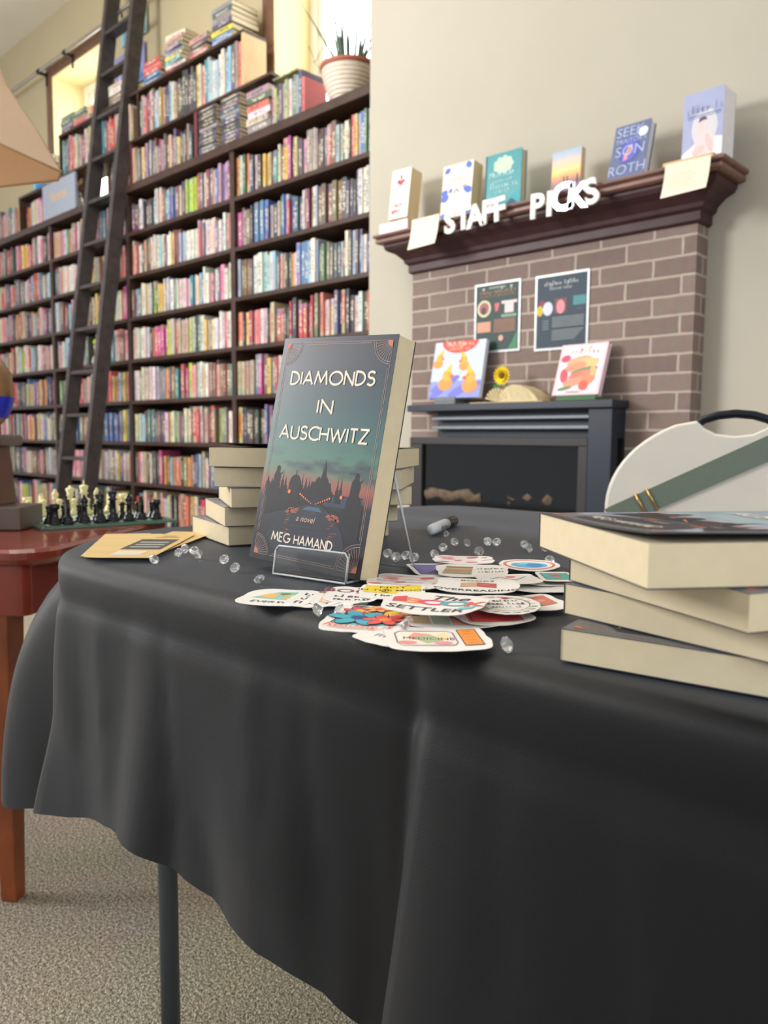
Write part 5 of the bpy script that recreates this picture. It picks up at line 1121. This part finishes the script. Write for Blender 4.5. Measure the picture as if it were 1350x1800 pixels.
S = [
 ('white oval sticker with a fine inked line, right edge of the pile', 950, 1030, .0010, .080, .060, -5, a_tag, dict(sq=.9, bend=.001)),
 ('plain edged white sticker peeking out under the right stack of novels', 975, 1022, .0020, .060, .045, 6, a_pale, dict(bend=.001)),
 ('sticker with pale striped books, under the big lettered one at the pile front', 792, 1090, .0010, 0.07, 0.05, -3, a_pale, dict(bend=.001)),
 ('sticker with a coral red book, front right of the pile', 862, 1083, .0020, 0.06, 0.056, 16, a_red, dict(n=3, bend=.002)),
 ('sticker with reddish brown still life, right tip of the pile', 932, 1060, .0025, 0.052, 0.056, 18, a_brown, dict(n=3, bend=.002)),
 ('purple framed picture sticker at the back left of the pile', 772, 1001, .0015, 0.058, 0.075, 8, a_purple, dict(sq=.3, amp=.01, bend=.001)),
 ('small pink floral sticker at the very back of the pile', 815, 984, .0035, 0.064, 0.055, -6, a_pink, dict(bend=.001)),
 ('sticker with a stack of drawn books beside cursive words', 830, 1003, .0045, 0.07, 0.075, -4, a_shelf, dict(bend=.001)),
 ('round sticker with a bright blue centre and red ring, back right of the pile', 930, 993, .0040, 0.062, 0.075, -8, a_cyan, dict(sq=1., amp=.02, bend=.001)),
 ('small teal book sticker touching the right stack of novels', 978, 1013, .0060, 0.034, 0.05, 0, a_teal, dict(sq=.3, amp=.02, bend=.0)),
 ('white sticker with crossed ink line between the blue ring and the banner', 893, 1018, .0055, 0.056, 0.05, 10, a_tag, dict(bend=.001)),
 ('pink blossom striped sticker, left middle of the pile', 720, 1022, .0030, 0.075, 0.068, -20, a_pink, dict(n=3, bend=.001)),
 ('yellow lettered sticker beside the standing novel', 690, 1040, .0030, 0.056, 0.062, -2, a_mood, dict(sq=.3, amp=.02, bend=.001)),
 ('white sticker with large mauve capital letters beside the easel', 622, 1045, .0022, 0.046, 0.066, -6, a_bc, dict(bend=.001)),
 ('sticker with a pale pink letter sheet, left arm of the pile', 592, 1052, .0016, 0.042, 0.058, -4, a_letter, dict(bend=.001)),
 ('white sticker with three lines of black capitals, left arm of the pile', 556, 1053, .0012, 0.042, 0.062, -10, a_love, dict(bend=.001)),
 ('leftmost sticker, a teal and yellow reading scene with cursive words', 492, 1050, .0008, 0.062, 0.066, -10, a_every, dict(n=3, bend=.001)),
 ('banner sticker with an open brown book above black capitals', 838, 1030, .0080, 0.07, 0.066, -8, a_over, dict(n=3, bend=.002)),
 ('round white sticker with scalloped edge and small black script', 884, 1062, .0075, 0.056, 0.07, 4, a_circle, dict(sq=1., n=14, amp=.02, bend=.001)),
 ('large sticker with multicoloured capitals at the front of the pile', 765, 1061, .0110, 0.074, 0.074, -20, a_boo, dict(n=4, bend=.002)),
 ('flower bouquet book sticker with orange cursive, nearest the table edge at left', 648, 1087, .0010, 0.06, 0.086, -14, a_floral, dict(sq=.35, n=7, amp=.03, bend=.001)),
 ('narrow white script sticker between the bouquet and the jar stickers', 706, 1121, .0012, 0.06, 0.045, -34, a_tail, dict(n=6, bend=.0005)),
 ('jar shaped sticker with an orange lid, frontmost on the cloth', 768, 1122, .0022, 0.068, 0.062, 4, a_jar, dict(sq=.35, n=5, amp=.025, bend=.001)),
]
for lab, px, py, zo, w, h, dy, art, kw in S: sticker(lab, px, py, zo + .0012, w, h, dy, art, **kw)

# ================================================================ acrylic gems
m_gem = mat('clear_acrylic_gem', (255, 255, 255), .0, trans=.86, var=0., ior=1.54)
def gem_mesh():
    bm = bmesh.new(); n = 8; R = .0057; top = [bm.verts.new((R*.58*math.cos(2*math.pi*k/n), R*.58*math.sin(2*math.pi*k/n), .0025)) for k in range(n)]
    gd = [bm.verts.new((R*math.cos(2*math.pi*(k+.5)/n), R*math.sin(2*math.pi*(k+.5)/n), 0)) for k in range(n)]; cu = bm.verts.new((0, 0, -.0052))
    bm.faces.new(top)
    for k in range(n):
        j = (k+1) % n; bm.faces.new((top[k], gd[k], top[j])); bm.faces.new((gd[k], gd[j], top[j])); bm.faces.new((gd[j], gd[k], cu))
    bmesh.ops.recalc_face_normals(bm, faces=bm.faces); me = bpy.data.meshes.new('acrylic_gem'); bm.to_mesh(me); bm.free(); me.materials.append(m_gem); return me
GM = gem_mesh()
gems = [(271, 985, 1, 'beside the front of the tan bookmarks'), (314, 972, 0, 'leftmost of the four near the bookmarks'), (325, 967, 1, 'rear left of the four near the bookmarks'), (342, 969, 0, 'right rear of the four near the bookmarks'), (349, 977, 1, 'front right of the four near the bookmarks'), (394, 985, 0, 'alone midway between bookmarks and standing novel'), (413, 1000, 0, 'just left of the standing novel corner'), (456, 1021, 1, 'in front of the standing novel bottom left corner'),
 (558, 1078, 1, 'before the left arm of the sticker pile'), (596, 1079, 1, 'touching the bouquet sticker top corner'), (712, 1108, 1, 'between the bouquet and jar stickers'), (891, 1141, 1, 'alone near the table edge, right of the jar sticker'),
 (682, 973, 0, 'behind the easel leg, right of the standing novel'), (697, 981, 1, 'second behind the easel leg'), (714, 977, 0, 'left one of the touching pair right of the easel'), (728, 981, 0, 'right one of the touching pair right of the easel'), (764, 975, 0, 'left end of the row before the marker'), (779, 963, 0, 'second in the row before the marker'), (784, 940, 1, 'touching the marker barrel'), (799, 953, 0, 'third in the row before the marker'), (821, 956, 1, 'right of the row before the marker'),
 (842, 971, 1, 'just behind the small pink sticker'), (857, 953, 1, 'left one of the close pair right of the marker'), (873, 953, 0, 'right one of the close pair right of the marker'), (922, 959, 1, 'left one of the trio beside the right stack'), (931, 966, 1, 'front one of the trio beside the right stack'), (956, 964, 1, 'nearest the right stack'), (966, 986, 0, 'beside the blue ringed sticker')]
rg = random.Random(4)
for px, py, mode, lab in gems:
    p = at_z(px, py + 6, TZ)
    o = bpy.data.objects.new('acrylic_gem', GM); COL.objects.link(o)
    a = rg.uniform(0, 6.28)
    tl = -1.0 if not mode else 2.35       # resting on its side, or point up-ish
    M = Matrix.Rotation(math.radians(rg.uniform(20, 70)) if not mode else a, 4, 'Z') @ Matrix.Rotation(1.0 if not mode else rg.uniform(.9, 2.2), 4, 'X')
    zmin = min((M @ v.co).z for v in GM.vertices)
    o.matrix_world = Matrix.Translation((p.x, p.y, p.z - zmin + .0004)) @ M
    tag(o, 'clear diamond shaped acrylic gem, ' + lab, 'gem', 'clear acrylic gems scattered on the cloth')

# ================================================================ marker, bookmarks
mp = at_z(757, 943, TZ); me_ = at_z(816, 917, TZ); an = math.atan2(me_.y-mp.y, me_.x-mp.x)
mk = thing('marker_pen', 'grey white permanent marker with black ridged cap lying on the cloth', 'marker', (mp.x, mp.y, E+TZ+.0088), an)
RX = Matrix.Rotation(math.pi/2, 4, 'Y')
MB().lathe([(.001, 0), (.006, .001), (.0072, .006), (.0078, .012), (.0078, .085)], 20, M=RX).build('barrel', mat('pale_grey_barrel', (206, 212, 220), .35), mk)
P = Print(lambda x, y, l: Vector((x, -.0081 - l if abs(y) < 1 else 0, y))); P.scrib(.03, .07, -.003, .006, (90, 90, 100), 3); P.build('barrel_lettering', mk)
mb = MB().lathe([(.0083, .085), (.0086, .087), (.0082, .13), (.007, .136), (.001, .137)], 20, M=RX)
for k in range(10):
    a = k*math.pi/5; c, s_ = .0085*math.cos(a), .0085*math.sin(a); mb.tube([(.093, c, s_), (.126, c*.97, s_*.97)], .0007, 5)
mb.build('cap', mat('black_plastic_cap', (24, 24, 28), .3), mk)
m_kraft = mat('tan_kraft_card', (208, 180, 124), .6, var=.06)
def bookmark(tip, dyaw, zo, label, w=.060, dark=True, L=.205):
    a = at_z(*tip, TZ+zo)
    r = thing('bookmark', label, 'bookmark', (a.x, a.y, a.z), math.radians(133.6 + dyaw), 'tan bookmarks fanned on the cloth')
    MB().box(0, L, 0, w, 0, .0004).build('card', m_kraft, r)
    P = Print(lambda x, y, l: Vector((x, y, .0005 + l)))
    if dark:
        P.rect(L*.30, w*.12, L*.74, w*.9, (70, 68, 66))
        for k in range(3): P.rect(L*(.38 + .1*k), w*.22, L*(.42 + .1*k), w*.8, (168, 176, 172))
        P.rect(L*.08, w*.3, L*.24, w*.85, (214, 206, 186)).rect(L*.82, w*.2, L*.84, w*.7, (120, 104, 72)).rect(L*.88, w*.3, L*.9, w*.6, (120, 104, 72))
    else:
        P.rect(L*.25, w*.1, L*.5, w*.16, (130, 112, 80)).rect(L*.6, w*.5, L*.8, w*.55, (120, 104, 72))
    P.build('print', r)
for i, (tp, dy, dk, lb) in enumerate((((240, 976), 12, 0, 'lowest bookmark of the fan, turned furthest left'), ((246, 978), 9, 0, 'tan bookmark second lowest in the fan'), ((252, 979), 6.5, 0, 'tan bookmark in the middle of the fan, mostly covered'),
        ((277, 974), -6, 0, 'bookmark whose bare front corner sticks out right under the fan'), ((258, 980), 3.5, 0, 'tan bookmark just under the dark printed one'), ((266, 981), .5, 1, 'top bookmark of the fan with a dark printed block'))):
    bookmark(tp, dy, .0009 + .0008*i, lb, dark=bool(dk))

# ================================================================ side table with lamp and chess set
CZ = -.200
K1 = Vector((-1.36, .57)); e1 = Vector((-.586, .810)); e2 = Vector((-.810, -.586)); LA, LB = .60, .82
ct = thing('side_table', 'reddish brown wooden side table with tapered legs, left of the black table', 'table', (K1.x, K1.y, 0), math.atan2(e2.y, e2.x))
# local frame: x along e2 (away), y = rot90(e2) = (.586,-.81) = -e1
def rrect(x0, x1, y0, y1, r, n=8):
    o = []
    for cx, cy, a0 in ((x1-r, y1-r, 0), (x0+r, y1-r, 90), (x0+r, y0+r, 180), (x1-r, y0+r, 270)): o += arc(cx, cy, r, r, a0, a0+90, n)
    return o
m_red = mat('glossy_cherry_wood', (126, 52, 38), .25, var=.2, scale=9, coat=.4); m_leg2 = mat('orange_brown_leg_wood', (128, 66, 34), .4, var=.25, scale=14)
def ins_(o): return rrect(-.0+o, LB-o, -LA+o, .0-o, .07)
mb = MB(); mb.loft([[Vector((x, y, E+z)) for x, y in ins_(o)] for o, z in ((.018, CZ-.032), (.006, CZ-.026), (.0, CZ-.018), (.0, CZ-.006), (.006, CZ-.0002), (.012, CZ))]); mb.build('tabletop', m_red, ct)
mb = MB(); mb.loft([[Vector((x, y, E+z)) for x, y in rrect(.05, LB-.05, -LA+.035, -.035, .02)] for z in (CZ-.125, CZ-.0325)], cap=True); mb.build('apron', m_red, ct, bevel=.002)
for x, y in ((.120, -.069), (LB-.075, -.075), (.075, -LA+.075), (LB-.075, -LA+.075)):
    MB().loft([[(x-s, y-s, z), (x+s, y-s, z), (x+s, y+s, z), (x-s, y+s, z)] for s, z in ((.016, 0), (.020, .25), (.027, E+CZ-.13), (.029, E+CZ-.125))]).build('leg', m_leg2, ct, bevel=.003)
def latd(l, d, z): return Vector((.72385*l - .6895*d, .68992*l + .7243*d, E + z))
lm = thing('table_lamp', 'table lamp with tan fabric shade and wooden pedestal base, cut off at the left', 'lamp', latd(-.866, 1.705, CZ+.001), math.radians(43.6))
m_ped = mat('reddish_pedestal_wood', (92, 54, 42), .4, var=.2, scale=18); m_slab = mat('grey_brown_stone_wood', (96, 84, 78), .4, var=.15, scale=14)
MB().box(-.115, .110, -.070, .045, 0, .048).build('base_block', m_slab, lm, bevel=.003)
MB().loft([[(-s, -s, z), (s, -s, z), (s, s, z), (-s, s, z)] for s, z in ((.050, .048), (.043, .175))]).build('column', m_ped, lm, bevel=.002)
MB().box(-.068, .068, -.055, .055, .175, .198).build('cap_slab', m_slab, lm, bevel=.006)
MB().lathe([(.02, .198), (.03, .205), (.055, .235), (.070, .285), (.066, .33), (.045, .362), (.018, .378), (.012, .40), (.012, .72)], 32).build('globe_body', mat('aged_brass', (150, 116, 84), .35, metal=.7, var=.3, scale=10), lm)
MB().lathe([(.0555, .2335), (.0630, .250), (.0685, .268), (.0708, .278)], 32, cap=False).build('blue_band', mat('cobalt_enamel', (36, 46, 190), .3), lm)
def octa(hw, ch, z, yaw=math.radians(-18), cx=.0, cy=-.035):
    p = [(hw, -hw+ch), (hw, hw-ch), (hw-ch, hw), (-hw+ch, hw), (-hw, hw-ch), (-hw, -hw+ch), (-hw+ch, -hw), (hw-ch, -hw)]; c, s = math.cos(yaw), math.sin(yaw)
    return [Vector((cx + x*c - y*s, cy + x*s + y*c, z)) for x, y in p]
m_sh = mat('tan_shade_fabric', (240, 220, 196), .8, var=.03, scale=200)
sb = m_sh.node_tree; pb_ = sb.nodes['Principled BSDF']; tr = sb.nodes.new('ShaderNodeBsdfTranslucent'); tr.inputs[0].default_value = lin((250, 228, 200)) + (1,); mxs = sb.nodes.new('ShaderNodeMixShader'); mxs.inputs[0].default_value = .35
sb.links.new(pb_.outputs[0], mxs.inputs[1]); sb.links.new(tr.outputs[0], mxs.inputs[2]); sb.links.new(mxs.outputs[0], sb.nodes['Material Output'].inputs[0])
zr = .75; zt_ = .98
rg_ = [octa(.155, .045, zr), octa(.118, .034, zr+.08), octa(.078, .024, zr+.155), octa(.052, .016, zt_)]
MB().loft(rg_ + [octa(.0505, .0155, zt_), octa(.0765, .0235, zr+.155), octa(.1165, .0335, zr+.08), octa(.1535, .0445, zr)], cap=False).build('lamp_shade', m_sh, lm)
mb = MB()
for ring in (rg_[0], rg_[3]): mb.tube(ring + [ring[0]], .0028, 6)
for k in range(8): mb.tube([r_[k] for r_ in rg_], .0016, 6)
mb.build('shade_trim', mat('tan_braid_trim', (206, 172, 136), .7), lm)
# chess
B0 = Vector((-1.68, .737)); f1 = Vector((.158, .987)); f2 = Vector((-.987, .158)); SP = .0325
bz = E + CZ + .0005
cb = thing('chess_board', 'square green tinted glass chess board on the side table', 'chess board', (B0.x, B0.y, bz), math.atan2(f1.y, f1.x))
# local x along f1, y along f2 (f2 is f1 rotated +90)
hb = SP*4 + .020; cx_ = SP*3.5
mb = MB().box(cx_-hb, cx_+hb, cx_-hb, cx_+hb, 0, .006); mb.build('glass_slab', mat('green_glass_edge', (150, 196, 176), .08, trans=.7, var=0.), cb, bevel=.001)
P = Print(lambda x, y, l: Vector((x, y, .0061 + l)))
for i in range(8):
    for j in range(8):
        if (i+j) % 2 == 0: P.rect(SP*(i-.5), SP*(j-.5), SP*(i+.5), SP*(j+.5), (186, 204, 194)); P.k = 0
P.build('frosted_squares', cb)
P_ = {'pawn': [(.0115, 0), (.0115, .004), (.009, .006), (.0095, .010), (.006, .014), (.0042, .026), (.007, .029), (.004, .031), (.0065, .036), (.0062, .041), (.001, .0435)],
 'rook': [(.0125, 0), (.0125, .005), (.010, .007), (.0105, .012), (.007, .016), (.0062, .034), (.0095, .038), (.0095, .048), (.0065, .048), (.0065, .044), (.001, .044)],
 'bishop': [(.0125, 0), (.0125, .005), (.010, .007), (.0105, .012), (.006, .018), (.005, .038), (.0085, .041), (.005, .043), (.0075, .050), (.0068, .056), (.003, .062), (.0028, .065), (.001, .067)],
 'knight': [(.0125, 0), (.0125, .005), (.010, .007), (.0105, .012), (.008, .016), (.007, .018), (.001, .0185)],
 'queen': [(.0135, 0), (.0135, .005), (.011, .007), (.0115, .013), (.007, .019), (.0055, .046), (.009, .050), (.006, .052), (.010, .064), (.0085, .068), (.004, .069), (.003, .073), (.001, .075)],
 'king': [(.0140, 0), (.0140, .005), (.0115, .007), (.012, .013), (.0075, .020), (.006, .050), (.0105, .054), (.0065, .057), (.010, .070), (.0095, .073), (.003, .076)]}
pm = {}
for kind, prof in P_.items():
    prof = [(r_*1.08, z_*.93) for r_, z_ in prof]
    for cn, m in (('black', mat('black_chess_plastic', (26, 28, 32), .2)), ('ivory', mat('ivory_chess_plastic', (232, 222, 168), .35))):
        mb = MB().lathe(prof, 18)
        if kind == 'king': mb.box(-.0012, .0012, -.0012, .0012, .069, .082).box(-.0035, .0035, -.0012, .0012, .0745, .0775)
        if kind == 'knight':
            pr = [(-.007, .016), (.008, .016), (.0085, .026), (.005, .033), (.010, .034), (.0115, .038), (.009, .042), (.004, .047), (.001, .053), (-.001, .049), (-.006, .044), (-.0085, .034)]
            mb.loft([[(x, y*w_, z) if abs(y) else (x, y, z) for x, z in [(a_*w_, b_) for a_, b_ in pr]] for y, w_ in ((-.0052, .82), (-.0035, 1), (.0035, 1), (.0052, .82))], smooth=False)
        if kind == 'rook': pass
        o = mb.build('chess_' + kind, m); pm[(kind, cn)] = o.data; bpy.data.objects.remove(o)
rank = ['rook', 'knight', 'bishop', 'queen', 'king', 'bishop', 'knight', 'rook']
lr = ['lamp', 'lamp', 'lamp', '', '', 'far corner', 'far corner', 'far corner']
def piece(kind, cn, i, j, label):
    p = B0 + f1*SP*i + f2*SP*j + Vector((random.uniform(-.003, .003), random.uniform(-.003, .003)))
    o = bpy.data.objects.new('chess_' + kind, pm[(kind, cn)]); COL.objects.link(o); o.location = (p.x, p.y, bz + .0065); o.rotation_euler = (0, 0, math.atan2(f2.y, f2.x) + (0 if cn == 'black' else math.pi))
    tag(o, label, 'chess piece', cn + ' chess pieces on the glass board')
for i, kd in enumerate(rank):
    side = (' nearer the lamp' if i < 3 else ' at the end away from the lamp' if i > 4 else '')
    for cn, j, jp in (('black', 0, 1), ('ivory', 7, 6)):
        piece(kd, cn, i, j, '%s chess %s in its back rank%s' % (cn, kd, side))
        piece('pawn', cn, i, jp, '%s chess pawn standing before its %s%s' % (cn, kd, side))

# ================================================================ folding chair with strap
cc = at_y(1288, 830, 1.50); wv = 1.50
chr_ = thing('folding_chair', 'white plastic folding chair with black handle bar behind the black table', 'chair', (cc.x, cc.y, 0), math.radians(14))
m_pl = mat('white_moulded_plastic', (226, 220, 208), .45, var=.02, scale=20); m_tube = mat('black_steel_tube', (28, 32, 42), .3, metal=.3)
HW = .228
def back_outline():
    o = []
    top = .022
    for k in range(0, 13):            # left edge up to the handle notch
        t = k/12; a = math.radians(182 - 66*t); o.append((HW*1.03*math.cos(a)*(1.0), -.16 + .175*math.sin(a)*1.0 if False else -.165 + (.165+top)*math.sin(a)))
    n = [(-.066, .010), (-.052, -.004), (-.032, -.014), (0, -.018), (.032, -.014), (.052, -.004), (.066, .010)]
    o += n; o += [(-x, z_) for x, z_ in reversed(o[:13])]
    return o
bo = back_outline(); bo = bo + [(HW*.97, -.30), (HW*.80, -.345), (-HW*.80, -.345), (-HW*.97, -.30)]
mb = MB(); zc = E + .024
def bk(x, z, y): return Vector((x, y - .10*z, zc + z))
mb.loft([[bk(x*s_, z*1.0 if s_ == 1 else z*.985 - .003, y) for x, z in bo] for y, s_ in ((-.010, .97), (-.006, 1.), (.006, 1.), (.010, .97))], smooth=False); mb.build('backrest', m_pl, chr_, bevel=.002)
MB().tube([bk(x, z, .012) for x, z in ((-HW*.80, -.50), (-HW*.82, -.2), (-HW*.70, -.09), (-HW*.5, -.035), (-.075, -.002), (-.055, .012), (-.03, .020), (0, .023), (.03, .020), (.055, .012), (.075, -.002), (HW*.5, -.035), (HW*.70, -.09), (HW*.82, -.2), (HW*.80, -.50))], .0080, 12).build('handle_frame', m_tube, chr_)
MB().loft([[(x, y, z) for x, y in rrect(-.21, .21, -.40, -.04, .06)] for z in (.425, .445)]).build('seat', m_pl, chr_, bevel=.004)
for s_ in (-1, 1):
    MB().tube([(s_*.205, .03, E-.45), (s_*.21, -.10, .30), (s_*.215, -.42, .012)], .011, 10).build('leg', m_tube, chr_)
    MB().tube([(s_*.19, -.30, .43), (s_*.195, -.10, .26), (s_*.20, .14, .012)], .011, 10).build('leg', m_tube, chr_)
# strap hanging across the back
stp = thing('bag_strap', 'grey green webbing strap with gold buckle slung across the white chair back', 'strap', (cc.x, cc.y, E), math.radians(14))
def sp_(u, v):                      # u along strap, v across
    a = Vector((.235, .075)); b = Vector((-.235, -.165)); p = a + (b-a)*u; n_ = Vector((-(b-a).y, (b-a).x)).normalized(); q = p + n_*v
    return Vector((q.x, -.0125 - .10*(q.y - .024), q.y))
mb = MB(); n = 24; w_ = .021
def over(p, q, t):                # past each end the strap turns over the edge of the backrest and hangs behind it
    return p + Vector((q[0], q[1], q[2]))
u0, u1 = .25, .955
mid = [[sp_(u0 + (u1-u0)*k/n, -w_), sp_(u0 + (u1-u0)*k/n, w_)] for k in range(n+1)]
pre = [[p + Vector(d) for p in mid[0]] for d in ((.03, .050, -.12), (.03, .042, -.02), (.022, .022, .012), (.010, .005, .007))]
post = [[p + Vector(d) for p in mid[-1]] for d in ((-.010, .006, -.006), (-.016, .022, -.010), (-.010, .036, -.03), (.0, .040, -.10))]
mb.loft([[a_, b_, b_ - Vector((0, .002, 0)), a_ - Vector((0, .002, 0))] for a_, b_ in pre + mid + post]); mb.build('webbing', mat('sage_grey_webbing', (112, 124, 112), .8, var=.06, scale=300, bump=.3, bscale=900), stp)
mb = MB()
for u in (.80, .845):
    q = [sp_(u, -w_-.003), sp_(u, w_+.003)]; mb.tube([p - Vector((0, .004, 0)) for p in q], .0022, 8)
mb.build('buckle', mat('gold_buckle_metal', (216, 170, 104), .3, metal=.8), stp)
bpy.context.view_layer.update()
